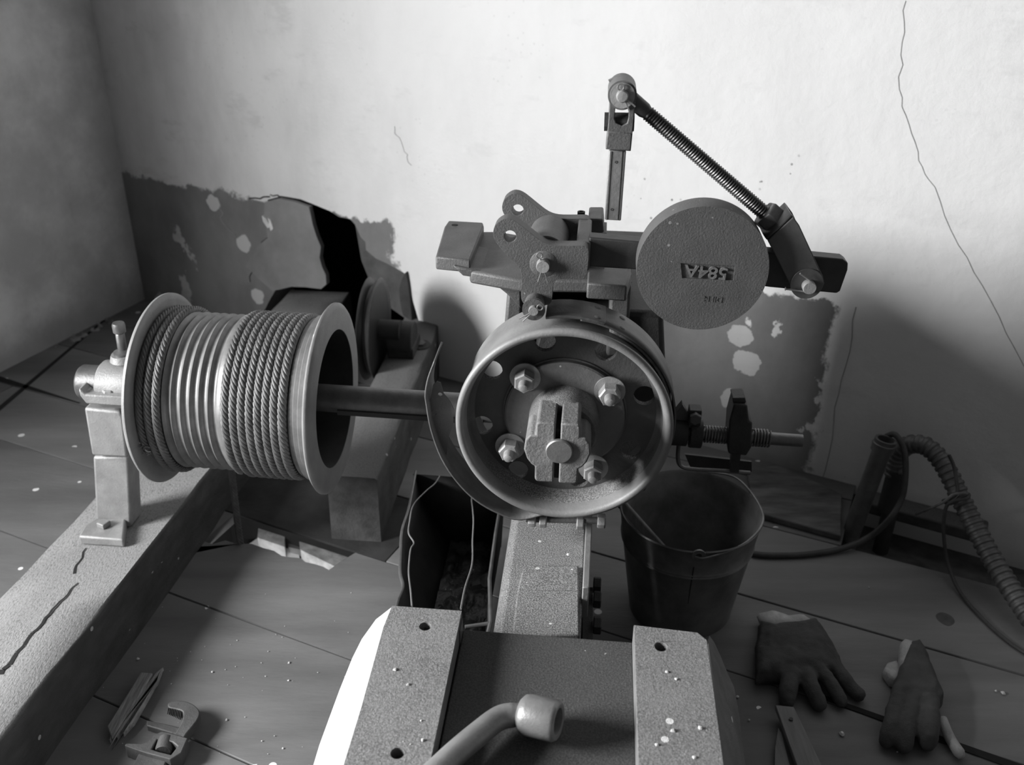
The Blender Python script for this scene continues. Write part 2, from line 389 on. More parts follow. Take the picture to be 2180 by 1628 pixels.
# ---- floor
fl_root = bpy.data.objects.new('floor', None); link(fl_root, None); fl_root['kind'] = 'structure'; fl_root['org'] = (0, 0, 0)
def TF(p, t): return E1 * p[0] + E2 * p[1] + Z * t
def fz(x, y, z=0):
    P = wz(x, y, z); return (E1.dot(P), E2.dot(P))
rows = [-1.2, -.9, -.6, -.31, 0., .30, .605, .914, 1.223, 1.535, 1.79, 2.083, 2.174 + .13, 2.62]
notch = [fz(*p) for p in [(757, 1176), (724, 1196), (700, 1213), (688, 1206), (672, 1201), (650, 1196), (640, 1188), (618, 1186), (600, 1183), (583, 1172), (560, 1166), (535, 1157), (505, 1158), (480, 1150), (452, 1158), (430, 1150), (408, 1162), (398, 1180), (380, 1190), (372, 1205)]]
sub = MB().prism([(-3.6, -1.3), (2.4, -1.3), (2.4, 2.08), (-.02, 2.08), (-.02, 2.7), (-3.6, 2.7)], TF, -.05, -.028, [[(-1.58, 1.30), (-1.02, 1.30), (-1.02, 1.64), (-1.58, 1.64)]])
obj('subfloor', sub, black, fl_root)
g = .002
for i in range(len(rows) - 1):
    s0, s1 = rows[i] + g, rows[i + 1] - g
    if abs(rows[i] - 1.223) < 1e-3:
        cuts = [-3.6, -2.35, 1.9]
    else: cuts = [-3.6, -2.6 + (i % 3) * .5, (.9 + (i % 2) * .7), 2.4]
    for a, b in zip(cuts[:-1], cuts[1:]):
        a0, b0 = a + g, b - g; holes = []; m_ = woodf if (i + int(a * 3)) % 2 else woodf2
        if rows[i] > 2.0: b0 = min(b0, -.03)
        if b0 <= a0: continue
        poly = [(a0, s0), (b0, s0), (b0, s1), (a0, s1)]
        if abs(rows[i] - 1.223) < 1e-3 and a < -2 and b > 0:
            xa, xb = notch[-1][0] - .012, notch[0][0] + .01
            for pp in ([(a0, s0), (xa - .25, s0), (xa - .25, s1), (a0, s1)], [(xb, s0), (b0, s0), (b0, s1), (xb, s1)], [(xa - .25, s0), (xb, s0), (xb, s1)] + notch + [(xa, s1), (xa - .25, s1)]):
                obj('floor_plank', MB().prism(pp, TF, -.028, .0), m_, fl_root)
            continue
        if abs(rows[i] - 1.535) < 1e-3: 
            # the darker board between the two timbers is a piece of its own
            if a < -1.6 < b:
                for (x0, x1, mm) in ((a0, -1.98, m_), (-1.98 + g, -1.03, wooddk), (-1.03 + g, b0, m_)):
                    obj('floor_plank', MB().prism([(x0, s0), (x1, s0), (x1, s1), (x0, s1)], TF, -.028 if mm is not wooddk else -.007, 0), mm, fl_root, bevel=.0015, segs=1)
                continue
        o = obj('floor_plank', MB().prism(poly, TF, -.028 - .0005 * (i % 3), random.uniform(-.0012, .0012)), m_, fl_root, bevel=.0015 if len(poly) < 8 else 0, segs=1)
# gap by the gloves is a wider groove: its shade is a thin dark strip laid on the boards
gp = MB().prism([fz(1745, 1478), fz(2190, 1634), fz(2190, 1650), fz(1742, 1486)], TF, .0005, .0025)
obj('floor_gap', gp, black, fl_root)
sm = MB()
a, b = wz(285, 628, .001), wz(-20, 885, .001); n_ = (b - a).normalized().cross(Z)
sm.add([a - n_ * .004, a + n_ * .004, b + n_ * .010, b - n_ * .010], [(0, 1, 2, 3)])
a, b = wz(-20, 800, .001), wz(170, 858, .001); n_ = (b - a).normalized().cross(Z)
sm.add([a - n_ * .014, a + n_ * .014, b + n_ * .003, b - n_ * .003], [(0, 1, 2, 3)])
obj('floor_joint', sm, black, fl_root)
kn = MB().prism([fz(x, y) for x, y in cr([(1992, 1310), (2005, 1304), (2025, 1312), (2032, 1325), (2018, 1333), (1998, 1322)], 3, True) for x, y in [(x, y)]] if False else [fz(p.x, p.y) for p in cr([(1992, 1310, 0), (2005, 1304, 0), (2025, 1312, 0), (2032, 1325, 0), (2018, 1333, 0), (1998, 1322, 0)], 3, True)], TF, .0005, .0016)
obj('wood_knot', kn, mat('knot', .07, .7, 0, .3, 40, .3, 90), fl_root)
# dark box added under the floor against stray light; daylight of the room below
uf = MB()
Cb = TF((-1.3, 1.43), 0)
for d, hx, hy, hz, off in ((0, .42, .01, .45, (0, .32)), (0, .42, .01, .45, (0, -.55)), (0, .01, .45, .45, (-.42, -.1)), (0, .01, .45, .45, (.42, -.1))):
    uf.box(Cb + E1 * off[0] + E2 * off[1] - Z * .50, (E1, E2, Z), (hx, hy, hz))
uf.box(Cb - Z * .95 - E2 * .1, (E1, E2, Z), (.42, .45, .01))
structure(obj('floor_recess', uf, black))
br = bpy.data.objects.new('ledge_below', None)
br = thing('lower_ledge', 'pale masonry ledge seen through the hole in the floorboards', 'ledge', Cb - Z * .5)
def strip(px, z, h, m_, nm):
    q = [fz(x, y, z) for x, y in px]; obj(nm, MB().prism(q, TF, z - h, z), m_, br)
strip([(552, 1104), (606, 1122), (606, 1164), (548, 1144)], -.22, .05, brightm, 'ledge_stone')
strip([(634, 1134), (770, 1178), (735, 1216), (640, 1170)], -.22, .05, brightm, 'ledge_stone')
strip([(520, 1165), (552, 1142), (606, 1162), (634, 1170), (640, 1196), (610, 1200), (560, 1190)], -.26, .02, mat('white_plaster', .9, .8, 0, .1, 5, .2, 30), 'ledge_plaster')
strip([(612, 1128), (632, 1134), (640, 1170), (614, 1164)], -.24, .03, galv, 'ledge_post')
area('daylight_below', tuple(Cb - E2 * .24 - Z * .065 + E1 * .05), tuple(Cb - Z * .30 + E1 * .03 + E2 * .10), .45, .10, 5)

# ---- trench and sill along the right part of the wall
tr = MB().prism([(-.3, 2.05), (2.6, 2.05), (2.6, 2.9), (-.3, 2.9)], TF, -.14, -.12)
obj('trench_bottom', tr, mat('trench_dirt', .10, .9, 0, .5, 14, 1.5, 60), fl_root)
sill = MB()
a, b = ws(1840, 1048, .07), ws(2098, 1150, .07)
for s0, s1, d0, d1, z0, z1 in ((a[0], b[0], .0, .07, -.035, .0),):
    sill.box(P0 + WD * (s0 + s1) / 2 + WN * (d0 + d1) / 2 + Z * (z0 + z1) / 2, (WD, WN, Z), ((s1 - s0) / 2, (d1 - d0) / 2, (z1 - z0) / 2))
structure(obj('trim_4', sill, timberdk, bevel=.006))
pl = MB().prism([fz(*p) for p in [(1590, 1010), (1655, 1000), (1790, 1062), (1788, 1152), (1690, 1125), (1600, 1100)]], TF, .001, .018)
obj('floor_plank', pl, mat('rotten_board', .12, .9, 0, .6, 16, 1.3, 50, .5, 26, (.4, 1.5, 1)), fl_root, bevel=.003)

# ================================================================== MACHINE TIMBERS
def T1(u, v, z): return M(u + .05 * (v - 1.75), v, z)
def jagged_beam(u0, u1, v0, v1, z0, z1, f, n=26, amp=.003):
    mb = MB(); rws = []
    prof = [(u0, z0), (u0, z1 - .006), (u0 + .006, z1), ((u0 * .65 + u1 * .35), z1), ((u0 * .35 + u1 * .65), z1), (u1 - .006, z1), (u1, z1 - .006), (u1, (z0 + z1) / 2), (u1, z0)]
    for i in range(n + 1):
        v = v0 + (v1 - v0) * i / n; r = []
        for (u, z) in prof: r.append(f(u + random.uniform(-amp, amp), v, z + random.uniform(-amp, amp) * .4 * (z > z0)))
        rws.append(r)
    mb.ribbon(rws); k = len(prof); mb.f.append(tuple(range(k))); mb.f.append(tuple(reversed([n * k + i for i in range(k)])))
    return mb
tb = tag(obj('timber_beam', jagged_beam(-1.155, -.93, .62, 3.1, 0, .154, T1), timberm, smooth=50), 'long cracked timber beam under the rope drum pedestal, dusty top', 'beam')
ck = MB(); pts = [(0, 1436), (25, 1405), (60, 1358), (80, 1338), (105, 1305), (128, 1280), (150, 1255), (166, 1240)]
for q, w in ((pts, .0035), ([(158, 1220), (168, 1195), (183, 1166)], .002)):
    P = [wz(x, y, .1555) for x, y in jit(q, 3, 3)]
    for i, (a, b) in enumerate(zip(P[:-1], P[1:])):
        n_ = (b - a).normalized().cross(Z); w0 = w * (1 - i / len(P)) + .001; w1 = w * (1 - (i + 1) / len(P)) + .001
        ck.add([a - n_ * w0, a + n_ * w0, b + n_ * w1, b - n_ * w1], [(0, 1, 2, 3)])
obj('crack', ck, black, tb)
tag(obj('timber_beam', jagged_beam(-.612, -.488, 1.865, 3.0, 0, .19, M, 14, .002), timberdk, smooth=50), 'shorter timber beam carrying the pulley bearing behind the shaft', 'beam')

# ================================================================== ROPE DRUM
DV, DZ, DR = 1.66, .521, .1973
DU0, DU1 = -.871, -.509
AX = (M(1, 0, 0) - Z * .012).normalized()
DC = lambda u: M(0, DV, DZ) + AX * (u) + Z * (-.008)
drum = thing('rope_drum', 'large grooved steel rope drum with two round flanges on the shaft', 'drum', DC(-.68) - Z * DR)
ft = .013
for c0, sgn in ((DU0, 1), (DU1, -1)):
    c_ = DC(c0); a_ = AX * sgn
    ri = .105 if sgn == 1 else .143
    obj('flange', MB().lathe(c_, a_, [(ri, .0), (DR - .012, 0), (DR - .004, .0015), (DR, .005), (DR, .009), (DR - .005, ft), (DR - .014, ft + .001), (ri + .004, ft + .001), (ri, .0)], 96), flangem, drum, smooth=50)
BR = .158
prof = []; u = DU0 + ft
# grooves: left rope seat, bare grooves, right rope seat, plain shoulder
g0, gp_, gn = -.806, .0182, 6
prof.append((BR, u)); prof.append((BR, g0 - .004))
for k in range(gn):
    for j in range(7):
        t = j / 7; prof.append((BR + .004 - .0065 * math.sin(PI * t), g0 + gp_ * (k + t)))
ge = g0 + gp_ * gn
prof += [(BR + .005, ge), (BR + .005, ge + .012), (BR - .004, ge + .014), (BR - .004, -.560), (BR + .006, -.557), (BR + .006, -.549), (BR + .012, -.546), (BR + .012, -.538), (BR + .018, -.535), (BR + .018, DU1 - ft)]
obj('drum_interior', MB().lathe(DC(0), AX, [(.1425, DU1 - .001), (.140, DU1 - .15), (.03, DU1 - .155)], 90), mat('shaded_interior', .022, .85, 0, .4, 12, .4, 90), drum, smooth=60)  # shade inside the hollow put into a near-black colour
obj('barrel', MB().lathe(DC(0), AX, prof, 120), drumm, drum, smooth=60)
# shaft
sh = thing('drive_shaft', 'thick steel shaft with a keyway running from the drum to the brake wheel', 'shaft', DC(-.5) - Z * .03)
obj('shaft_body', MB().cyl(DC(-.90), DC(-.12), .0285, 40), steeldk, sh)
kb = MB(); kb.box(DC(-.35) - Z * .016 - V * .0265, (AX, V, Z), (.15, .0035, .0055)); obj('key', kb, irondk, sh, bevel=.001)

# wire ropes
def coil(u0, n, pitch, R_, a_start, a_end_extra, rr, tail=None, sg=-1):
    """returns six strands as lists of points; angle measured from straight up, turning toward +v"""
    pts = []; turns = n * 2 * PI + a_end_extra; steps = int(turns / (2 * PI) * 150)
    for i in range(steps + 1):
        a = a_start + sg * turns * i / steps
        c_ = DC(u0 + pitch * abs(a - a_start) / (2 * PI))
        pts.append(c_ + (Z * math.cos(a) - V * math.sin(a)) * R_)
    if tail: pts = pts + tail
    return pts
def strands(path, rr, lay, n=6, sub_=2):
    P = path; res = [[] for _ in range(n)]
    t0 = (P[1] - P[0]).normalized(); X = (U - t0 * U.dot(t0)).normalized(); d = 0
    for i, p in enumerate(P):
        t = (P[min(i + 1, len(P) - 1)] - P[max(i - 1, 0)]).normalized()
        X = (X - t * X.dot(t)).normalized(); Y = t.cross(X)
        if i: d += (P[i] - P[i - 1]).length
        for k in range(n):
            a = 2 * PI * k / n + d / lay * 2 * PI; res[k].append(p + (X * math.cos(a) + Y * math.sin(a)) * rr * .64)
    return res
def rope(name, label, path, rr, lay):
    r = thing(name, label, 'rope', path[0] + Vector((0, 0, 0)))
    for k, s_ in enumerate(strands(path, rr, lay)): obj('strand', MB().tube(s_, rr * .40, 6), ropem, r, smooth=80)
    return r
RR = .0082; pit = .0166
# left coil: three turns, end frayed on the visible side
p1 = coil(-.850, 2.72, pit, BR - .001 + RR, 1.95, 0, RR)
r1 = rope('wire_rope', 'three turns of twisted wire rope at left end of the drum, frayed end', p1, RR, -.062)
fr = MB()
for k in range(16):
    a = 1.95 - random.uniform(0, .22); c_ = DC(-.849 + random.uniform(-.009, .009)) + (Z * math.cos(a) - V * math.sin(a)) * (BR + RR * 1.9)
    q = [c_]; 
    for j in range(4): q.append(q[-1] + Vector((random.uniform(-.007, .007), random.uniform(-.005, .005), random.uniform(-.006, .006))))
    fr.tube(cr(q, 3), .0006, 4)
obj('frayed_wires', fr, steel, r1)
# right coil: eight turns plus hanging tail
start = -.682
RRb = .0094; pitb = .0163
p2 = coil(start, 7.7, pitb - .0005, BR - .004 + RRb, 2.35, 0, RRb)
p2 = p2
rope('wire_rope', 'many tight turns of twisted wire rope wound at right end of the drum', p2, RRb, -.066)
tl = [wz(490, 1000, .36)] ; ta = inv(onp(492, 990, V * 1.825, V)); tb_ = inv(onp(502, 1080, V * 1.825, V)); tc_ = inv(onp(511, 1150, V * 1.825, V))
tail = cr([M(*ta), M(*tb_), M(*tc_), M(tc_[0] + .003, 1.825, tc_[2] - .06)], 14)
rope('wire_rope', 'straight length of wire rope hanging below the drum into the floor hole', tail, .0085, -.06)

# ================================================================== PEDESTAL BEARING
pd = thing('bearing_pedestal', 'tall iron pedestal bearing with grease cup at left end of the shaft', 'bearing', M(-1.03, 1.65, .154))
fv = 1.655
colm = ironlt
lo = pv(fv, (197, 972), (272, 972), (280, 1122), (205, 1122))
obj('column', MB().prism(lo, Tv, fv, fv + .055), colm, pd, bevel=.006, segs=3)
up = pv(fv - .012, (178, 868), (255, 876), (262, 890), (272, 975), (195, 970))
obj('column_head', MB().prism(up, Tv, fv - .012, fv + .065), colm, pd, bevel=.006, segs=3)
fv = 1.625
f1 = pz(.178, (205, 1102), (268, 1102), (262, 1148), (166, 1141), (180, 1118))
obj('foot', MB().prism(f1, Tz, .155, .178), colm, pd, bevel=.005, segs=3)
c_ = M(*[*pz(.178, (222, 1120))[0], .178]); obj('foot_bolt', MB().hexa(c_, Z, .015, 0, .013, .4, 4), ironlt, pd, bevel=.002)
cap0 = pv(fv - .02, (170, 815), (262, 828), (266, 858), (186, 850), (172, 830))
obj('bearing_base', MB().prism(pv(fv - .02, (171, 822), (186, 835), (275, 840), (275, 862), (188, 855), (175, 838)), Tv, fv - .03, fv + .10), colm, pd, bevel=.004)
cc = DC(-.995)
obj('bearing_cap', MB().lathe(DC(-1.003), AX, [(.03, 0), (.046, 0), (.05, .004), (.05, .085), (.03, .09)], 48), colm, pd, smooth=40)
obj('cap_block', MB().prism([(fv - .015, .500), (fv + .085, .500), (fv + .085, .520), (fv + .06, .566), (fv + .01, .566), (fv - .015, .530)], Tu, -1.0, -.905), colm, pd, bevel=.008, segs=3)
obj('shaft_end', MB().lathe(DC(-1.052), AX, [(0, 0), (.034, 0), (.037, .004), (.037, .06)], 40), steeldk, pd)
bc = M(-.972, fv - .008, .514); obj('cap_bolt', MB().hexa(bc, Z, .014, 0, .022, .3), ironlt, pd, bevel=.001)
bc = M(-.928, fv - .008, .514); obj('cap_bolt', MB().hexa(bc, Z, .013, 0, .015, .1), ironlt, pd, bevel=.001)
gq = inv(onp(262, 752, V * 1.66, V)); gt = inv(onp(252, 690, V * 1.66, V))
gb = M(gq[0], 1.66, gq[2] - .004); gtop = M(gt[0], 1.66, gt[2]); gd = (gtop - gb)
gc = obj('grease_cup', MB().lathe(gb, gd, [(0, 0), (.019, 0), (.019, .008), (.015, .010), (.0092, .014), (.0092, gd.length - .022), (.008, gd.length - .020), (.0125, gd.length - .017), (.0130, gd.length - .002), (.0115, gd.length + .003), (0, gd.length + .003)], 28), steeldk, pd, smooth=40)
obj('cap_pad', MB().cyl(gb - Z * .01, gb + Z * .003, .028, 28, .024), colm, pd)

# ================================================================== PULLEY BEHIND
sq = lambda u, x, y: inv(onp(x, y, U * u, U))
c1 = sq(-.635, 800, 700); pr = .155
pul = thing('pulley', 'dark grooved pulley wheel in the gap behind the rope drum', 'pulley', M(c1[0], c1[1], c1[2] - pr))
pc = M(-.66, c1[1], c1[2])
obj('rim', MB().lathe(pc, U, [(.03, .004), (pr - .02, .004), (pr - .006, 0), (pr, .003), (pr - .004, .008), (pr - .022, .016), (pr - .022, .024), (pr - .004, .032), (pr, .037), (pr - .006, .040), (pr - .02, .036), (.03, .036)], 72), mat('pulley_iron', .05, .4, .5, .2, 20, .2, 100), pul, smooth=50)
obj('hub', MB().cyl(pc - U * .01, pc + U * .10, .03, 30), irondk, pul)
bb = thing('bearing_block', 'small dark bearing block bolted on rear timber beside the pulley', 'bearing', M(-.56, 2.5, .19))
bo = pz(.19, (812, 762), (858, 762), (872, 722), (830, 715))
bz = M(*bo[0], .19)
vb = bo[0][1]
obj('block_base', MB().mbox(-.60, -.52, vb, vb + .12, .19, .225), irondk, bb, bevel=.004)
obj('block_cap', MB().lathe(M(-.60, vb + .05, .235), U, [(.0, 0), (.055, 0), (.055, .075), (0, .075)], 32), irondk, bb, bevel=.003)
obj('bolt', MB().hexa(M(-.55, vb + .012, .225), Z, .015, 0, .012), iron, bb)
vb2 = pz(.19, (893, 735))[0]
obj('bolt', MB().hexa(M(vb2[0], vb2[1], .19), Z, .02, 0, .012, .2, 6), iron, bb); obj('washer', MB().cyl(M(vb2[0], vb2[1], .19), M(vb2[0], vb2[1], .194), .035, 24), irondk, bb)

# ================================================================== GEARBOX AND BASE
gbx = thing('gearbox', 'dark iron gearbox housing hidden behind the brake wheel', 'gearbox', M(-.03, 1.6, .30))
obj('housing', MB().prism([(-.10, .42), (.13, .42), (.155, .60), (.13, .80), (-.08, .80), (-.11, .66)], Tv, 1.53, 1.98), irondk, gbx, bevel=.01)  # unseen bulk sized to shade the lower right wall
obj('leg', MB().mbox(-.11, -.02, 1.55, 1.9, 0, .42), irondk, gbx); obj('housing_cap', MB().lathe(M(-.031, 1.455, .676), V, [(.0, 0), (.05, 0), (.06, .05), (0, .05)], 32), irondk, gbx)
obj('shaft_boss', MB().lathe(DC(-.145), AX, [(.03, 0), (.055, 0), (.06, .04), (.03, .04)], 32), irondk, gbx)

chn = thing('machine_base', 'gritty iron base channel running forward under the brake wheel', 'base', M(-.05, 1.3, 0))
c0 = pz(.40, (1083, 1092), (1047, 1352), (1237, 1352), (1247, 1092))
z_ = .40
obj('channel', MB().prism([(c0[1][0], 0.02), (c0[1][0], z_ - .012), (c0[1][0] + .014, z_), (c0[2][0], z_), (c0[2][0], .02)], Tv, 1.05, 1.52), dustychan, chn, bevel=.003)
st1 = pz(z_ + .006, (1112, 1212), (1125, 1202), (1232, 1203), (1233, 1262), (1100, 1262))
obj('raised_pad', MB().prism(st1, Tz, z_, z_ + .006), dustychan, chn, bevel=.003)
st2 = pz(z_ + .014, (1100, 1262), (1112, 1254), (1233, 1256), (1234, 1352), (1090, 1352))
obj('raised_pad', MB().prism(st2, Tz, z_, z_ + .014), dustychan, chn, bevel=.003)
bar = pz(z_ + .035, (1240, 1250), (1248, 1095), (1262, 1095), (1255, 1250))
fb = obj('flat_bar', MB().prism(bar, Tz, z_ - .03, z_ + .035), ironlt, chn, bevel=.002)
fb2 = pz(.33, (1240, 1250), (1262, 1250), (1262, 1360), (1240, 1360)); obj('side_flange', MB().prism(fb2, Tz, .05, .33), irondk, chn)
for (x0, x1, ya, yb) in ((1123, 1143, 1092, 1120), (1147, 1166, 1095, 1120), (1226, 1245, 1098, 1126), (1270, 1291, 1092, 1125)):
    q = pv(1.37, ((x0 + x1) / 2, (ya + yb) / 2))[0]; w = (x1 - x0) * .00070 / 2
    nutq = MB().hexa(M(q[0] - w, 1.37, q[1]), U, .0135, 0, w * 2, .5); obj('nut', nutq, ironlt, chn, bevel=.0008)
q = pv(1.37, (1130, 1105))[0]; q2 = pv(1.37, (1290, 1108))[0]
obj('clamp_stud', MB().cyl(M(q[0] - .008, 1.37, q[1]), M(q2[0], 1.37, q2[1]), .006), iron, chn)
for (x, y) in ((1263, 1245), (1263, 1275), (1263, 1330)):
    q = pz(.33, (x, y))[0]; obj('nut', MB().hexa(M(q[0], q[1], .33), U, .016, 0, .014), irondk, chn)

# ================================================================== BRAKE WHEEL
WC = lambda v: M(-.031, v, .6764)
bw = thing('brake_drum', 'large round brake wheel with holed web and light worn rim', 'wheel', WC(1.36) - Z * .178)
R_ = .1775
obj('rim', MB().lathe(WC(1.32), V, [(R_ - .014, .006), (R_ - .012, .001), (R_ - .006, -.001), (R_ - .001, .002), (R_, .008), (R_ - .004, .014), (R_ - .006, .018), (R_ - .006, .118), (R_ - .016, .120), (R_ - .020, .112), (R_ - .017, .062), (R_ - .016, .02), (R_ - .014, .006)], 140), mat('worn_rim_iron', .24, .52, .15, .22, 14, .25, 200), bw, smooth=60)
wv = 1.373
holes = [circ(pv(wv, p)[0], .0178, 22) for p in [(1047, 788), (1027, 905), (1160, 727), (1290, 747), (1372, 842), (1343, 958), (1103, 1000), (1232, 1018)]]
outer = circ((-.031, .6764), R_ - .0165, 120)
obj('web', MB().prism(outer, Tv, wv, wv + .012, holes), mat('web_iron', .085, .6, .15, .25, 14, .5, 160, dust=.32), bw, bevel=.0015, segs=1)
# fillet between web and inside of rim
obj('fillet', MB().lathe(WC(1.32), V, [(R_ - .016, .024), (R_ - .018, .042), (R_ - .020, .049), (R_ - .026, .0532)], 120), mat('dusty_inner_rim', .12, .7, .1, .3, 14, .6, 200, dust=.38), bw, smooth=60)
obj('web_ring', MB().ring(WC(wv), V, .104, .100, -.003, 0, 90), iron, bw, bevel=.001)
hp = obj('hub_plate', MB().lathe(WC(wv), V, [(0, -.012), (.097, -.012), (.100, -.010), (.100, 0)], 90), mat('hub_plate_iron', .15, .55, .2, .28, 12, .4, 160, .5, 60), bw, smooth=30)
for (x, y, rot) in ((1118, 803, 0), (1298, 832, .5), (1086, 950, .4), (1263, 995, 0)):
    q = pv(wv - .014, (x, y))[0]; c_ = M(q[0], wv - .012, q[1])
    nutpart(bw, c_, -V, .0180, .024, ironlt, .0255, .0088, rot)
jw = obj('coupling_boss', MB().lathe(WC(wv - .012), -V, [(0, 0), (.059, 0), (.057, .050), (.052, .056), (0, .056)], 60), mat('gritty_boss', .16, .8, 0, .3, 40, 1.5, 400, dust=.3), bw, smooth=30)
cvf = 1.245                                  # front face of the split coupling
cf = WC(cvf); cu, cz_ = -.031 - .006, .6764 + .007
def crossprof(side):
    a = []
    pts = [(.004, .047), (.031, .047), (.034, .042), (.034, .024), (.043, .023), (.050, .014), (.052, -.004), (.047, -.020), (.040, -.030), (.034, -.034), (.034, -.058), (.030, -.062), (.004, -.062)]
    return [(cu + side * x, cz_ + z) for x, z in pts]
for sd in (-1, 1):
    pts = crossprof(sd); 
    # clear the bore
    obj('coupling_half', MB().prism(pts, Tv, cvf, 1.318), mat('coupling_iron', .20, .6, .15, .3, 30, .8, 160, dust=.26), bw, bevel=.0035, segs=3)
obj('key_strip', MB().mbox(cu - .004, cu + .004, cvf + .012, 1.31, cz_ - .06, cz_ + .03), irondk, bw)
obj('shaft_end', MB().lathe(M(cu + .003, cvf, cz_ - .001), -V, [(0, .006), (.0195, .006), (.021, .0045), (.021, 0)], 40), steel, bw, smooth=30)

# ================================================================== BRAKE BAND
bd = thing('brake_band', 'thin curved steel brake band wrapped around the wheel, flared free end', 'brake band', M(-.03, 1.38, .49))
v0b, v1b = 1.352, 1.425
def bandpath():
    P = []
    for a in range(84, -96, -6):
        rr = R_ + .004
        P.append((-.031 + rr * math.cos(math.radians(a)), .6764 + rr * math.sin(math.radians(a))))
    for x, y in [(1110, 1106), (1060, 1092), (1012, 1064), (972, 1024), (940, 975), (918, 915), (908, 860), (906, 838), (912, 805), (926, 768)]:
        P.append(pv(v0b, (x, y))[0])
    return [p for p in cr([(a, b, 0) for a, b in P], 4)]
bp_ = bandpath()
rws = [[M(p.x, v0b + (v1b - v0b) * t / 3, p.y) for t in range(4)] for p in bp_]
obj('strap', MB().ribbon(rws), mat('strap_iron', .12, .5, .35, .22, 20, .35, 180), bd, solid=.0035, smooth=60)
rl = [[M(-.031 + (R_ - .002) * math.cos(math.radians(a)), v0b + .004 + (v1b - v0b - .01) * t / 3, .6764 + (R_ - .002) * math.sin(math.radians(a))) for t in range(4)] for a in range(68, -120, -4)]
obj('lining', MB().ribbon(rl), mat('brake_lining', .2, .9, 0, .4, 60, 1.2, 200), bd, solid=.004, smooth=60)
# riveted lug on top reaching to the lower pin
lug = MB()
la = [(-.031 + (R_ + .009) * math.cos(math.radians(a)), .6764 + (R_ + .009) * math.sin(math.radians(a))) for a in (72, 78, 84, 90, 96, 101)]
lug.ribbon([[M(p[0], v, p[1]) for v in (1.347, 1.365, 1.385, 1.415)] for p in la])
obj('lug_plate', lug, mat('lug_iron', .10, .5, .3, .3, 20, .4, 100, .8, 50), bd, solid=.005, bevel=.001)
lp = pv(1.35, (1137, 655))[0]
obj('eye', MB().ring(M(lp[0], 1.352, lp[1]), V, .016, .008, 0, .05, 30), iron, bd)
for a, v in ((76, 1.36), (76, 1.40), (62, 1.37), (62, 1.41)):
    d = U * math.cos(math.radians(a)) + Z * math.sin(math.radians(a)); c_ = M(-.031, v, .6764) + d * (R_ + (.0115 if a > 70 else .0055))
    obj('rivet', MB().lathe(c_, d, [(0, .002), (.004, .0015), (.006, 0)], 16), iron, bd)
# ear plate with two holes at the flared end
ep = pv(v0b + .02, (908, 852), (914, 858), (922, 820), (930, 812), (938, 815), (944, 838), (958, 855), (966, 872), (964, 905), (955, 930), (950, 975), (938, 955), (922, 915))
obj('ear_plate', MB().prism(ep, Tv, v0b + .02, v0b + .023, [circ(pv(v0b + .02, (937, 840))[0], .004, 10), circ(pv(v0b + .02, (925, 878))[0], .0045, 10)]), iron, bd)

# ================================================================== BRAKE BRACKET (casting behind lever)
bk = thing('brake_bracket', 'heavy iron bracket casting with raised pad behind the fork lever', 'bracket', M(-.1, 1.6, .6))
bz_ = .875
body = pz(bz_, (1000, 555), (1016, 492), (1062, 492), (1110, 500), (1250, 520), (1345, 540), (1342, 575), (1333, 602), (1255, 596), (1100, 594), (1000, 576))
obj('table', MB().prism(body, Tz, bz_ - .024, bz_), iron, bk, bevel=.005)
padp = pz(bz_ + .018, (927, 546), (946, 482), (955, 469), (1028, 473), (1030, 480), (1001, 553))
pdm = MB().prism(padp, Tz, bz_ - .006, bz_ + .018); qh = pz(bz_ + .018, (968, 479))[0]
obj('bolt_hole', MB().cyl(M(qh[0], qh[1], bz_ + .010), M(qh[0], qh[1], bz_ + .0185), .006, 18), black, bk)
obj('raised_pad', pdm, iron, bk, bevel=.003)
vf = body[-1][1]
web1 = pv(vf, (962, 566), (1000, 572), (1110, 596), (1110, 660), (1080, 628), (1045, 600), (1010, 592), (985, 588))
obj('gusset', MB().prism(web1, Tv, vf, vf + .12), iron, bk, bevel=.004)
for px in ([(1080, 615), (1112, 615), (1112, 760), (1068, 760)], [(1300, 600), (1345, 605), (1335, 760), (1290, 760)]):
    obj('post', MB().prism(pv(vf + .02, *px), Tv, vf + .02, vf + .16), iron, bk, bevel=.006)
obj('cross_rib', MB().prism(pv(vf + .10, (1100, 590), (1345, 600), (1335, 700), (1100, 700)), Tv, vf + .10, vf + .14), irondk, bk)
rp = pz(bz_ + .006, (1252, 574), (1345, 574), (1335, 606), (1250, 600)); obj('front_ledge', MB().prism(rp, Tz, bz_ - .024, bz_ + .004), iron, bk, bevel=.003)
rl_ = pv(1.52, (1252, 470), (1284, 470), (1286, 500), (1252, 500)); obj('stop_block', MB().prism(rl_, Tv, 1.53, 1.60), iron, bk, bevel=.003)
q = pv(1.56, (1237, 462))[0]; obj('stop_tube', MB().ring(M(q[0], 1.56, q[1] - .02), Z, .0065, .004, 0, .03, 20), irondk, bk)
obj('stop_column', MB().mbox(q[0] - .005, q[0] + .045, 1.54, 1.60, bz_ - .01, q[1] - .02), iron, bk)

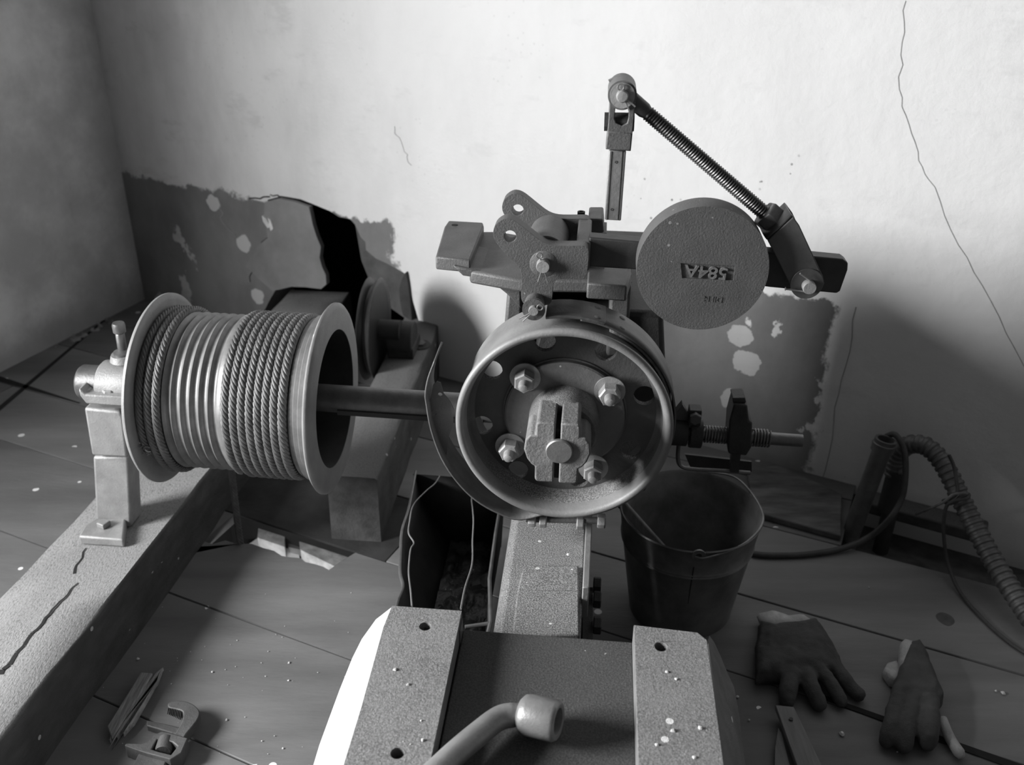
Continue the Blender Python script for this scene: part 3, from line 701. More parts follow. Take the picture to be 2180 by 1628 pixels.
# ================================================================== FORK LEVER
lv = thing('brake_lever_fork', 'forked cast iron brake lever with two holed ears and a pin', 'lever', M(-.06, 1.44, .85))
out_ = [(1050, 503), (1054, 480), (1070, 467), (1085, 466), (1102, 474), (1131, 497), (1156, 515), (1179, 522), (1208, 523), (1240, 523), (1250, 527), (1253, 536), (1252, 560), (1249, 582), (1240, 594), (1215, 594), (1190, 594), (1180, 600), (1176, 618), (1174, 642), (1160, 650), (1125, 650), (1112, 642), (1109, 621), (1111, 592), (1104, 567), (1083, 548), (1064, 526)]
lf = 1.372
o2 = [(p.x, p.y) for p in cr([(a, b, 0) for a, b in pv(lf, *out_)], 3, True)]
hc = pv(lf, (1086, 503))[0]
for a, b in ((lf, lf + .024), (lf + .135, lf + .158)):
    obj('cheek', MB().prism(o2, Tv, a, b, [circ(hc, .0095, 24)]), ironpit, lv, bevel=.003, segs=3)
bl = pv(lf, (1226, 524), (1257, 526), (1254, 585), (1240, 594), (1226, 594))
obj('bridge_block', MB().prism(bl, Tv, lf + .02, lf + .14), iron, lv, bevel=.003)
pc_ = pv(lf, (1157, 562))[0]
obj('spool', MB().lathe(M(pc_[0] + .002, lf + .024, pc_[1] + .004), V, [(0, 0), (.033, 0), (.033, .111), (0, .111)], 48), iron, lv, bevel=.002)
obj('boss', MB().lathe(M(pc_[0], lf, pc_[1]), -V, [(.0215, .0), (.0205, .0006), (0, .0006)], 40), iron, lv)
pn = obj('pin', MB().lathe(M(pc_[0], lf, pc_[1]), -V, [(0, .014), (.0095, .014), (.0105, .012), (.0105, 0)], 32), ironlt, lv, smooth=30)
def cotter(parent, c, d1, eye, legs, m_=steel, r=.0011):
    mb = MB(); E = c + eye; R2 = .0045
    dirn = (E - c).normalized(); side = dirn.cross(V).normalized()
    loop = [c] + [E + dirn * R2 * math.cos(t) * -1 + side * R2 * math.sin(t) for t in [i / 10 * 2 * PI for i in range(11)]] + [c]
    mb.tube(loop, r, 6)
    for l in legs: mb.tube([c, c + l * .5, c + l], r, 6)
    obj('cotter_pin', mb, m_, parent)
cotter(pn, M(pc_[0], lf - .010, pc_[1]), 0, -U * .006 + Z * .017, [(-U * .007 - Z * .026), (U * .008 - Z * .026)])
# ---- lower pin joining lever and band
lpn = thing('clevis_pin', 'short pin with large washer and cotter at bottom of fork lever', 'pin', M(lp[0], 1.33, lp[1]))
obj('washer', MB().ring(M(lp[0], 1.345, lp[1]), -V, .0180, .007, 0, .003, 36), iron, lpn)
obj('pin_end', MB().lathe(M(lp[0], 1.39, lp[1]), -V, [(.0078, 0), (.0078, .053), (.007, .055), (0, .055)], 28), ironlt, lpn, smooth=30)
obj('spacer', MB().cyl(M(lp[0], 1.345, lp[1]), M(lp[0], 1.352, lp[1]), .012, 28), iron, lpn)
cotter(lpn, M(lp[0], 1.336, lp[1]), 0, U * .010 + Z * .007, [(-U * .022 - Z * .014), (-U * .016 - Z * .018)])

# ================================================================== LEVER BAR, WEIGHT, YOKE, ROD, CLEVIS
bf = 1.402
bp2 = pv(bf, (1254, 505), (1365, 515), (1640, 537), (1795, 552), (1806, 560), (1805, 575), (1789, 620), (1782, 625), (1640, 612), (1365, 575), (1252, 568))
lbar = tag(obj('lever_bar', MB().prism(bp2, Tv, bf, bf + .028), mat('bar_iron', .05, .5, .3, .2, 20, .3, 120), bevel=.003, segs=3), 'long flat dark lever bar passing behind the round weight', 'lever bar')
wf = 1.352
q = pv(wf, (1355, 570), (1638, 570), (1497, 437), (1490, 703), (1497, 570))
wr = (q[1][0] - q[0][0]) / 2; wc = ((q[1][0] + q[0][0]) / 2, (q[2][1] + q[3][1]) / 2)
cwt = thing('counterweight', 'round pitted iron counterweight with upside-down 584A cast on its face', 'weight', M(wc[0], wf + .02, wc[1] - wr))
wcp = lambda v: M(wc[0], v, wc[1])
rect = pv(wf, (1449, 560), (1452, 592), (1561, 597), (1565, 566)); rect = [rect[0], rect[1], rect[2], rect[3]]
obj('disc', MB().prism(circ(wc, wr, 110), Tv, wf, wf + .004, [rect]).lathe(wcp(wf + .003), V, [(0, 0), (wr - .0005, 0), (wr, .003), (wr, .042), (wr - .004, .046), (0, .046)], 110), ironpit, cwt, bevel=.0025, smooth=40)
def text(s, size, c, m_, parent, ext, rot, name='lettering', sx=1.):
    cu_ = bpy.data.curves.new(name, 'FONT'); cu_.body = s; cu_.size = size; cu_.extrude = ext; cu_.align_x = 'CENTER'; cu_.align_y = 'CENTER'; cu_.offset = size * .015
    o = bpy.data.objects.new(name, cu_); sc.collection.objects.link(o); bpy.context.view_layer.update()
    me = bpy.data.meshes.new_from_object(o); bpy.data.objects.remove(o)
    mb = MB(); X_ = U * math.cos(rot) + Z * math.sin(rot); Y_ = -U * math.sin(rot) + Z * math.cos(rot)
    mb.v = [c + X_ * v.co.x * sx + Y_ * v.co.y - V * v.co.z for v in me.vertices]; mb.f = [tuple(p.vertices) for p in me.polygons]
    return obj(name, mb, m_, parent)
rc_ = ((rect[0][0] + rect[2][0]) / 2, (rect[0][1] + rect[2][1]) / 2)
text('584A', .0265, M(rc_[0] - .001, wf + .0015, rc_[1]), mat('letter_iron', .17, .55, .2, .2, 30, .5, 200), cwt, .0025, PI - .04, sx=1.12)
q = pv(wf, (1517, 636))[0]; text('DII M', .013, M(q[0], wf - .0001, q[1]), ironpit, cwt, .0006, PI - .04, 'faint_lettering')

yk = thing('yoke_bracket', 'tilted iron yoke strap pinned over the end of lever bar', 'bracket', M(.33, 1.40, .88))
yf = 1.372
yo = pv(yf, (1637, 520), (1667, 488), (1690, 470), (1700, 485), (1715, 520), (1752, 590), (1755, 608), (1745, 622), (1730, 632), (1715, 634), (1700, 630), (1688, 622), (1680, 606))
yp = pv(yf, (1720, 606))[0]
a_ = pv(yf, (1630, 500), (1672, 450), (1690, 474), (1640, 524))
yo = pv(yf, (1634, 512), (1689, 462), (1702, 480), (1752, 588), (1755, 604), (1748, 618), (1732, 630), (1715, 634), (1698, 628), (1686, 614), (1660, 562))
obj('front_strap', MB().prism(yo, Tv, yf, yf + .007), mat('yoke_iron', .11, .5, .3, .25, 16, .3, 120, .5, 40), yk, bevel=.0015)
obj('rear_strap', MB().prism(yo, Tv, bf + .030, bf + .037), irondk, yk, bevel=.0015)
top = pv(yf, (1634, 512), (1689, 462))
t0, t1 = Vector((top[0][0], 0, top[0][1])), Vector((top[1][0], 0, top[1][1])); dd = (t1 - t0).normalized(); nn = Vector((-dd.z, 0, dd.x))
rws = []
for k in range(13):
    a = PI * k / 12; mid = (yf + bf + .037) / 2; hw = (bf + .037 - yf) / 2 - .0035
    v = mid - hw * math.cos(a); off = hw * .15 * math.sin(a)
    rws.append([M(t0.x + nn.x * off, v, t0.z + nn.z * off), M(t1.x + nn.x * off, v, t1.z + nn.z * off)])
obj('bend', MB().ribbon(rws), mat('yoke_iron'), yk, solid=.007, smooth=60)
obj('washer', MB().cyl(M(yp[0] - .002, yf, yp[1] + .002), M(yp[0] - .002, yf - .002, yp[1] + .002), .0245, 40), mat('yoke_iron'), yk, bevel=.0008)
ypn = obj('pin', MB().lathe(M(yp[0], bf + .07, yp[1]), -V, [(0, 0), (.010, 0), (.010, bf + .07 - yf + .014), (.009, bf + .07 - yf + .016), (0, bf + .07 - yf + .016)], 32), ironlt, yk, smooth=30)
cm = MB(); ca = pv(yf - .008, (1672, 613), (1722, 622), (1702, 580), (1724, 596))
for a, b in ((0, 1), (2, 3)): cm.tube([M(ca[a][0], yf - .012, ca[a][1]), M(ca[b][0], yf - .009, ca[b][1])], .0014, 8)
cm.tube([M(ca[0][0], yf - .011, ca[0][1]), M(ca[0][0] - .001, yf - .011, ca[0][1])], .003, 8)
obj('cotter_pin', cm, steel, ypn)

rv = (yf + bf + .037) / 2
ra = pv(rv, (1345, 212), (1647, 470)); rA, rB = M(ra[0][0], rv, ra[0][1]), M(ra[1][0], rv, ra[1][1])
rd = thing('threaded_rod', 'long dark threaded rod slanting from the clevis down to the yoke', 'rod', rB)
ax = rB - rA; Lr = ax.length; axn = ax.normalized()
pf = []; tp = .0042; ts = .030; r0 = .0105; k = ts
pf += [(0, 0), (.0118, 0), (.0115, ts * .8)]
while k < Lr: pf += [(r0 - .0012, k), (r0 + .0009, k + tp * .5)]; k += tp
pf += [(r0 - .001, Lr + .02), (0, Lr + .02)]
obj('thread', MB().lathe(rA, ax, pf, 28), mat('thread_steel', .10, .4, .6, .2, 30, .1, 100), rd, smooth=20)
qn = pv(rv, (1638, 463))[0]; nutc = rA + axn * (M(qn[0], rv, qn[1]) - rA).dot(axn)
obj('nut', MB().hexa(nutc, axn, .0225, -.012, .012, .25, 6), mat('nut_iron', .13, .5, .3, .2, 20, .4, 120), rd, bevel=.0012)

cl = thing('clevis_link', 'upright slotted clevis with pin, washer and hanging square bar', 'clevis', M(.02, rv, .93))
cf0 = rv - .028
ep_ = pv(cf0, (1325, 203))[0]
# barrel at the top
topb = pv(rv, (1333, 176))[0]
obj('barrel', MB().lathe(M(ep_[0], cf0 + .0, ep_[1]), V, [(0, 0), (.0205, 0), (.0205, .062), (.0185, .064), (0, .064)], 44), mat('barrel_iron', .14, .5, .25, .2, 16, .35, 150), cl, smooth=40)
obj('washer', MB().ring(M(ep_[0], cf0, ep_[1]), -V, .0178, .006, 0, .0028, 40), ironlt, cl)
cp = obj('pin', MB().lathe(M(ep_[0], cf0, ep_[1]), -V, [(.0088, 0), (.0088, .008), (.007, .011), (0, .012)], 32), ironlt, cl, smooth=50)
cotter(cp, M(ep_[0] + .001, cf0 - .006, ep_[1]), 0, -U * .004 + Z * .012, [(U * .010 - Z * .020), (U * .018 - Z * .014)])
obj('cross_pin', MB().cyl(*[M(a, rv + .02, b) for a, b in pv(rv + .02, (1296, 172), (1320, 160))], .002, 10), steel, cl)
fo1 = pv(cf0 + .004, (1298, 205), (1295, 262), (1289, 318), (1343, 322), (1348, 270), (1354, 200), (1340, 190), (1312, 190))
so = pv(cf0 + .004, (1310, 232), (1308, 250), (1312, 262), (1324, 268), (1335, 262), (1338, 250), (1339, 232), (1330, 222), (1318, 222))
obj('clevis_body', MB().prism(fo1, Tv, cf0 + .004, cf0 + .009, [so]), iron, cl, bevel=.0012)
obj('clevis_body', MB().prism(fo1, Tv, cf0 + .030, cf0 + .036, [so]), iron, cl, bevel=.0012)
lo1 = pv(cf0 + .004, (1293, 278), (1289, 318), (1343, 322), (1346, 282)); obj('clevis_base', MB().prism(lo1, Tv, cf0 + .0035, cf0 + .0365), iron, cl, bevel=.002)
nb = pv(cf0 + .016, (1300, 255), (1336, 255)); obj('square_nut', MB().cyl(M(nb[0][0] - .009, cf0 + .021, nb[0][1] - .004), M(nb[1][0] + .010, cf0 + .021, nb[1][1] - .004), .0135, 10), irondk, cl)
sb = pv(cf0 + .008, (1297, 320), (1333, 322), (1322, 470), (1287, 468))
sbo = obj('square_bar', MB().prism(sb, Tv, cf0 + .008, cf0 + .030), mat('square_bar_iron', .22, .5, .3, .25, 16, .4, 100), cl, bevel=.0015)
ln = MB(); 
for o_ in (5, 28):
    a_, b_ = pv(cf0 + .008, (1297 + o_, 322), (1287 + o_, 468)); ln.tube([M(a_[0], cf0 + .0078, a_[1]), M(b_[0], cf0 + .0078, b_[1])], .0007, 5)
obj('scored_line', ln, irondk, sbo)
for (x, y) in ((1312, 345), (1303, 446)):
    a_ = pv(cf0 + .008, (x, y))[0]; obj('punch_mark', MB().ring(M(a_[0], cf0 + .0081, a_[1]), -V, .0022, .001, 0, .0004, 14), irondk, sbo)

# ================================================================== ADJUSTING SCREW right of the wheel
aj = thing('adjusting_screw', 'dark horizontal adjusting screw with clamp collar and spring right of brake wheel', 'screw', M(.3, 1.62, .42))
av = 1.62
def aq(x, y): q = pv(av, (x, y))[0]; return M(q[0], av, q[1])
a0_, a1_ = aq(1425, 918), aq(1708, 938); ad = (a1_ - a0_).normalized()
def al(x): q = aq(x, 918 + (x - 1425) * 20 / 283); return (q - a0_).dot(ad)
obj('screw_shaft', MB().lathe(a0_, ad, [(0, 0), (.0125, 0), (.0125, al(1708)), (0, al(1708))], 24), steeldk, aj)
def spring(x0, x1, n, R2, m_):
    mb = MB(); pts = []
    for i in range(n * 14 + 1): a = 2 * PI * i / 14; s_ = al(x0) + (al(x1) - al(x0)) * i / (n * 14); pts.append(a0_ + ad * s_ + (Z * math.cos(a) + V * math.sin(a)) * R2)
    mb.tube(pts, .0022, 6); obj('coil_spring', mb, m_, aj)
spring(1497, 1552, 9, .0155, steeldk); spring(1600, 1638, 6, .0165, steeldk)
obj('collar', MB().lathe(a0_, ad, [(.013, 0), (.027, 0), (.027, al(1463)), (.013, al(1463))], 36), irondk, aj, bevel=.002)
obj('collar', MB().lathe(a0_, ad, [(.013, al(1467)), (.029, al(1467)), (.029, al(1494)), (.013, al(1494))], 36), irondk, aj, bevel=.002)
b0 = aq(1478, 886); obj('clamp_lug', MB().box(b0, (U, V, Z), (.012, .014, .02)), irondk, aj, bevel=.002); obj('clamp_bolt', MB().hexa(b0 + Z * .006 - V * .014, -V, .0125, 0, .012), iron, aj, bevel=.001)
obj('bent_clip', MB().prism(pv(av + .01, (1432, 880), (1452, 856), (1466, 880), (1466, 895), (1436, 895)), Tv, av, av + .02), iron, aj)
nb_ = pv(av - .02, (1552, 892), (1562, 856), (1590, 858), (1594, 892), (1601, 895), (1599, 948), (1588, 966), (1550, 962), (1548, 950))
obj('slotted_block', MB().prism(nb_, Tv, av - .028, av + .028), irondk, aj, bevel=.004)
obj('block_tongue', MB().prism(pv(av - .028, (1560, 852), (1588, 851), (1590, 862), (1562, 862)), Tv, av - .02, av + .02), irondk, aj, bevel=.002)
obj('arm', MB().prism(pv(av, (1556, 960), (1576, 962), (1572, 1002), (1553, 1000)), Tv, av - .008, av + .008), irondk, aj)
pa = [aq(*p) for p in [(1445, 945), (1443, 975), (1450, 992), (1475, 998), (1540, 1002), (1597, 1006)]]
obj('bent_rod', MB().tube(cr(pa, 6), .0042, 8), steeldk, aj)
obj('guide_channel', MB().prism(pv(av + .03, (1458, 966), (1600, 982), (1600, 1003), (1470, 995)), Tv, av + .028, av + .034), irondk, aj)

# ================================================================== OIL TRAY AND WIRES
ty = thing('oil_tray', 'deep narrow sheet metal drip tray with oily sludge beside base', 'tray', M(-.27, 1.55, .02))
rz = .25
rimL = pz(rz, (885, 1003), (878, 1045), (870, 1085), (856, 1130), (853, 1180), (852, 1220), (858, 1250), (845, 1287))
rim_v = [p[1] for p in rimL]
ext_ = [(rimL[-1][0] + .012, 1.25), (rimL[-1][0] + .012, 1.12)]
rimL = [(p[0], p[1]) for p in rimL] + ext_
bot = .06
LW = [[M(u, v, rz), M(u + .012, v, rz - .06), M(-.315, v + .0, bot + .02), M(-.30, v, bot)] for u, v in rimL]
obj('side_wall', MB().ribbon(LW), traym, ty, solid=.002, smooth=60)
rimR = [(-.172, 1.82), (-.170, 1.6), (-.166, 1.45), (-.150, 1.33), (-.152, 1.29)]
RW = [[M(u, v, rz), M(u - .004, v, .15), M(-.180, v, bot)] for u, v in rimR]
obj('side_wall', MB().ribbon(RW), traym, ty, solid=.002, smooth=60)
obj('end_wall', MB().add([M(rimL[0][0] - .004, rimL[0][1] - .012, rz), M(-.170, 1.80, rz), M(-.178, 1.80, bot), M(-.33, 1.80, bot)], [(0, 1, 2, 3)]), traym, ty, solid=.002)
obj('bottom', MB().add([M(-.30, 1.12, bot), M(-.18, 1.12, bot), M(-.18, 1.83, bot), M(-.30, 1.83, bot)], [(0, 1, 2, 3)]), traym, ty, solid=.003)
sl = MB(); nx, ny = 16, 60
sl.ribbon([[M(-.30 + .12 * i / nx, 1.13 + .69 * j / ny, bot + .006 + .012 * noise.noise(Vector((i * .35, j * .3, 1))) + .008 * noise.noise(Vector((i * .9, j * .8, 4)))) for i in range(nx + 1)] for j in range(ny + 1)])
so_ = obj('sludge', sl, sludge, ty, smooth=80)
obj('rolled_rim', MB().tube(cr([M(u, v, rz) for u, v in rimL], 4), .0035, 8), steeldk, ty)
obj('rolled_rim', MB().tube([M(u, v, rz) for u, v in rimR], .004, 8), steeldk, ty)
rr_ = pz(rz, (1046, 1326), (990, 1334)); obj('cross_strip', MB().tube([M(*rr_[0], rz), M(*rr_[1], rz)], .0035, 8), steeldk, ty)
def zpath(spec): return cr([wz(x, y, z) for x, y, z in spec], 6)
tag(obj('bare_wire', MB().tube(zpath([(936, 1013, .26), (925, 1030, .28), (906, 1046, .29), (880, 1075, .30), (872, 1110, .31), (870, 1135, .31), (881, 1155, .32), (874, 1170, .33), (870, 1215, .35), (874, 1255, .38), (877, 1290, .42)]), .0016, 8), wirem), 'thin bent wire rising from back corner of the oil tray', 'wire')
tag(obj('bare_wire', MB().tube(zpath([(1010, 1045, .30), (1004, 1060, .30), (1006, 1082, .30), (1008, 1110, .31), (1006, 1150, .32), (1005, 1200, .34), (990, 1250, .38), (981, 1296, .44)]), .0016, 8), wirem), 'thin wire hanging over the middle of the oil tray', 'wire')

# ================================================================== MOTOR BASE (foreground)
mbx = thing('motor_base', 'wide iron motor base in the foreground with two drilled pads', 'machine base', M(-.035, .9, .35))
PZ = .525
vB = 1.043
near = .52
def pad(px_in_back, u0, u1, name, hs):
    h = [circ(pz(PZ, p)[0], .0085, 20) for p in hs]
    return MB().prism([(u0, near), (u1, near), (u1, vB), (u0, vB)], Tz, .47, PZ, h)
lb = pz(PZ, (835, 1288), (983, 1300), (928, 1610), (745, 1610), (812, 1335))
lpad = [(lb[1][0], near), (lb[1][0], vB), (lb[0][0], vB), (lb[0][0] - .003, lb[4][1]), (-.262, .85), (-.262, near)]
obj('left_pad', MB().prism(lpad, Tz, .475, PZ, [circ(pz(PZ, (905, 1333))[0], .0085, 20), circ(pz(PZ, (846, 1603))[0], .0085, 20)]), dusty, mbx, bevel=.003)
obj('bore_floor', MB().prism([(-.26, near), (-.16, near), (-.16, vB - .01), (-.26, vB - .01)], Tz, .470, .490), irondk, mbx)
rb_ = pz(PZ, (1345, 1327), (1497, 1338), (1510, 1360), (1536, 1626), (1350, 1626))
rpad = [(rb_[0][0], near), (rb_[4][0], near), (rb_[0][0], vB - .003), (rb_[1][0] - .012, vB - .004), (rb_[1][0], vB - .016), (rb_[3][0] + .0, rb_[3][1]), (rb_[3][0], near)]
rpad = [(.088, near), (.088, 1.04), (.178, 1.034), (.190, 1.020), (.192, near)]
obj('right_pad', MB().prism(rpad, Tz, .475, PZ, [circ(pz(PZ, (1407, 1376))[0], .0085, 20)]), dusty, mbx, bevel=.003)
obj('bore_floor', MB().prism([(.095, near), (.185, near), (.185, vB - .02), (.095, vB - .02)], Tz, .470, .490), irondk, mbx)
obj('saddle', MB().prism([(-.158, near), (.089, near), (.089, vB), (-.158, vB)], Tz, .42, .490), saddlem, mbx, bevel=.002)
# flanks sloping down and outward
fz_ = .36
def flank(px, side, u_in, z_top, m_):
    low = pz(fz_, *px)
    vs = [low[0][1]] ; rws = []
    n = len(low)
    tops = [(u_in, vB - (vB - near) * i / (n - 1)) for i in range(n)]
    rws = [[M(t[0], t[1], z_top), M(l[0], l[1], fz_)] for t, l in zip(tops, low)]
    mb = MB().ribbon(rws)
    mb.f.append(tuple([0, 1])) if False else None
    return mb
lowL = [M(*p, fz_) for p in pz(fz_, (838, 1290), (800, 1318), (770, 1360), (750, 1400), (738, 1430), (722, 1470), (700, 1530), (680, 1585), (667, 1628), (650, 1680), (640, 1750))]
n_ = len(lowL); topL = [M(-.2615 if i > 1 else lb[0][0], (vB + (near - vB) * (i / (n_ - 1)) ** 1.0), PZ - .002) for i in range(n_)]
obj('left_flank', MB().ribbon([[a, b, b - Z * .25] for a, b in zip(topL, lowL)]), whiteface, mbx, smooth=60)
lowR = [M(*p, fz_) for p in pz(fz_, (1510, 1352), (1520, 1366), (1535, 1398), (1548, 1430), (1563, 1462), (1575, 1530), (1587, 1628), (1600, 1750))]
n_ = len(lowR); topR = [M(.191, (1.021 + (near - 1.021) * i / (n_ - 1)), PZ - .002) for i in range(n_)]
obj('right_flank', MB().ribbon([[a, b, b - Z * .25] for a, b in zip(topR, lowR)]), dusty, mbx, smooth=60)
obj('back_wall', MB().prism([(-.258, PZ - .01), (-.158, PZ - .01), (-.158, .488), (.089, .488), (.089, PZ - .01), (.178, PZ - .01), (.19, .3), (-.27, .3)], Tv, vB - .03, vB - .004), iron, mbx)
obj('base_block', MB().mbox(-.24, .17, near, vB - .05, .0, .45), irondk, mbx)

# ---- socket wrench on the saddle
wn = thing('socket_wrench', 'cranked steel socket wrench lying on the saddle between the pads', 'wrench', M(-.05, .88, .49))
def wp(x, y, z): return wz(x, y, z)
sA = wp(1108, 1518, .517); sB = sA + U * .050 - V * .014 + Z * .006
sax = (sB - sA).normalized(); Ls = (sB - sA).length
obj('socket', MB().lathe(sA, sax, [(0, .0), (.019, .0), (.0245, .005), (.026, .012), (.026, Ls - .006), (.0235, Ls - .001), (.0215, Ls), (.0165, Ls - .001), (.0150, Ls - .045), (0, Ls - .045)], 44), mat('wrench_steel', .30, .42, .45, .3, 14, .3, 120), wn, smooth=50)
shk = cr([wp(1118, 1523, .516), wp(1090, 1522, .516), (wp(1060, 1530, .517)), wp(1020, 1560, .520), wp(975, 1598, .524), wp(930, 1640, .528), wp(850, 1715, .536)], 8)
obj('shank', MB().tube(shk, [.0155 - .003 * (1 - min(1, i / 8)) for i in range(len(shk))], 16), mat('wrench_steel'), wn, smooth=60)

# ================================================================== BUCKET
bkt = thing('bucket', 'dented galvanized bucket with wire handle standing on the floor', 'bucket', M(.243, 1.705, 0))
bc0, hB = M(.243, 1.71, 0), .265
r0b, r1b = .112, .152
pb = [(0, .004), (r0b, .004), (r0b + .002, 0), (r0b + (r1b - r0b) * .70, hB * .70), (r0b + (r1b - r0b) * .72 + .003, hB * .715), (r0b + (r1b - r0b) * .74, hB * .73), (r0b + (r1b - r0b) * .76 + .003, hB * .745), (r0b + (r1b - r0b) * .78, hB * .76), (r1b, hB), (r1b + .003, hB + .002), (r1b + .001, hB + .005), (r1b - .003, hB), (r0b + (r1b - r0b) * .7 - .003, hB * .7), (r0b - .003, .008), (0, .008)]
bm_ = MB().lathe(bc0, Z, pb, 72)
bm_.v = [p + (p - bc0).normalized() * .004 * noise.noise(p * 9) for p in bm_.v]
obj('body', bm_, galv, bkt, smooth=50)
for a in (-88, 86):
    d = U * math.cos(math.radians(a)) + V * math.sin(math.radians(a)); s_ = d.cross(Z)
    c_ = bc0 + d * (r1b + .005) + Z * (hB - .002)
    obj('handle_ear', MB().ring(c_, d, .014, .006, -.002, .002, 24), steeldk, bkt)
ea = bc0 + (U * math.cos(math.radians(-88)) + V * math.sin(math.radians(-88))) * (r1b + .006) + Z * (hB - .004)
eb = bc0 + (U * math.cos(math.radians(86)) + V * math.sin(math.radians(86))) * (r1b + .006) + Z * (hB - .002)
hpz = [ea - U * .008 - V * .002, ea + U * .02, ea + (U * .10 + V * .05 + Z * .006), bc0 + U * (r1b + .004) * .97 + Z * (hB + .010) - V * .02, bc0 + U * (r1b * .75) + V * (r1b * .75) + Z * (hB + .012), eb + U * .03, eb]
obj('handle', MB().tube(cr(hpz, 8), .0024, 8), steeldk, bkt)
sm_ = MB(); d = U * math.cos(math.radians(-90)) + V * math.sin(math.radians(-90)); s_ = d.cross(Z)
sm_.tube([bc0 + d * (r0b + .001) + Z * .01, bc0 + d * (r1b - .004) + Z * (hB - .04)], .0015, 6); obj('seam', sm_, irondk, bkt)
tag(obj('wooden_stick', MB().box((wz(1335, 1085, .24) + wz(1418, 1178, .12)) / 2, ((wz(1418, 1178, .12) - wz(1335, 1085, .24)).normalized(), U, (wz(1418, 1178, .12) - wz(1335, 1085, .24)).normalized().cross(U)), ((wz(1418, 1178, .12) - wz(1335, 1085, .24)).length / 2 + .03, .014, .008)), lathm, bevel=.003), 'flat wooden stick standing inside the bucket', 'stick')

# ================================================================== GLOVES
def blob(pts_r, flat=1.0):
    """tapered round-ended limb through (x, y, z, r) points given as pixels on the floor with height"""
    P = [wz(x, y, z) for x, y, z, r in pts_r]; rs = [r for *_, r in pts_r]
    C = cr(P, 5); n = len(C); R = [rs[min(len(rs) - 1, int(i / 5))] + (rs[min(len(rs) - 1, int(i / 5) + 1)] - rs[min(len(rs) - 1, int(i / 5))]) * (i % 5) / 5 for i in range(n)]
    d = (C[-1] - C[-2]).normalized(); C2, R2 = list(C), list(R)
    for a in (.5, .85, 1.): C2.append(C[-1] + d * R[-1] * math.sin(a * PI / 2)); R2.append(max(.001, R[-1] * math.cos(a * PI / 2)))
    m_ = MB().tube(C2, R2, 12)
    m_.v = [Vector((p.x, p.y, max(.001, p.z))) for p in m_.v]; return m_
def slab(px, z0, z1, crown=.6):
    P = [wz(x, y, z0) for x, y in px]; c = sum(P, Vector()) / len(P); m_ = MB(); n = len(P)
    ring = lambda s, z: [Vector((c.x + (p.x - c.x) * s, c.y + (p.y - c.y) * s, z)) for p in P]
    rs = [ring(.93, z0), ring(1, z0 + (z1 - z0) * .35), ring(.93, z0 + (z1 - z0) * .8), ring(crown, z1)]
    for r in rs: m_.v += r
    for k in range(3):
        for i in range(n): j = (i + 1) % n; m_.f.append((k * n + i, k * n + j, (k + 1) * n + j, (k + 1) * n + i))
    m_.f.append(tuple(range(n))); m_.f.append(tuple(3 * n + i for i in reversed(range(n)))); return m_
def glove(label, parts, cuff, name='work_glove'):
    mb = MB()
    for p in parts: mb.add(p.v, p.f)
    # wrinkles by noise after merging
    o = obj(name, mb, glovem, smooth=180)
    tag(o, label, 'glove', None)
    r = o.modifiers.new('merge', 'REMESH'); r.mode = 'VOXEL'; r.voxel_size = .0035; r.use_smooth_shade = True
    s = o.modifiers.new('soft', 'SMOOTH'); s.iterations = 6; s.factor = .5
    tx = bpy.data.textures.get('wrinkle') or bpy.data.textures.new('wrinkle', 'CLOUDS'); tx.noise_scale = .035
    d = o.modifiers.new('wrinkle', 'DISPLACE'); d.texture = tx; d.strength = .009; d.mid_level = .5
    for c in cuff: obj('cuff_lining', c, liningm, o, smooth=60)
    return o
g1 = [slab([(1612, 1345), (1640, 1352), (1672, 1348), (1735, 1338), (1760, 1372), (1790, 1425), (1775, 1448), (1710, 1452), (1660, 1462), (1606, 1462), (1605, 1400)], .002, .05, .7),
      slab([(1606, 1400), (1680, 1400), (1662, 1448), (1604, 1462)], .01, .055, .6),
      blob([(1690, 1430, .03, .017), (1678, 1460, .028, .019), (1676, 1490, .016, .017)]),
      blob([(1715, 1430, .03, .016), (1728, 1462, .028, .0175), (1742, 1496, .016, .017)]),
      blob([(1740, 1420, .03, .015), (1768, 1455, .026, .0155), (1790, 1492, .014, .014)]),
      blob([(1765, 1400, .028, .015), (1795, 1440, .024, .0155), (1828, 1478, .015, .0145)])]
cf1 = slab([(1610, 1318), (1640, 1311), (1668, 1320), (1680, 1325), (1712, 1321), (1728, 1332), (1690, 1342), (1670, 1350), (1640, 1345), (1616, 1336)], .012, .035, .7)
glove('crumpled dark work glove lying nearest the bucket, pale lining at its cuff', g1, [cf1])
g2 = [slab([(1925, 1392), (1950, 1385), (1962, 1405), (1985, 1465), (2005, 1510), (1990, 1525), (1930, 1520), (1892, 1510), (1898, 1470), (1915, 1420)], .003, .055, .65),
      blob([(1918, 1475, .035, .018), (1900, 1535, .032, .018), (1888, 1574, .018, .016)]),
      blob([(1948, 1480, .036, .017), (1932, 1550, .034, .0172), (1924, 1588, .018, .016)]),
      blob([(1978, 1490, .036, .019), (1976, 1550, .034, .021), (1974, 1580, .02, .0185)])]
cf2 = slab([(1912, 1385), (1922, 1376), (1938, 1380), (1942, 1392), (1930, 1410), (1916, 1440), (1910, 1420)], .02, .05, .6)
cf3 = slab([(1876, 1440), (1885, 1425), (1905, 1420), (1916, 1440), (1910, 1468), (1892, 1462)], .004, .03, .6)
cf4 = blob([(2005, 1530, .022, .010), (2022, 1570, .016, .010), (2042, 1602, .012, .011)])
glove('dark work glove farther right with a long pale thumb pointing away', g2, [cf2, cf3, cf4])

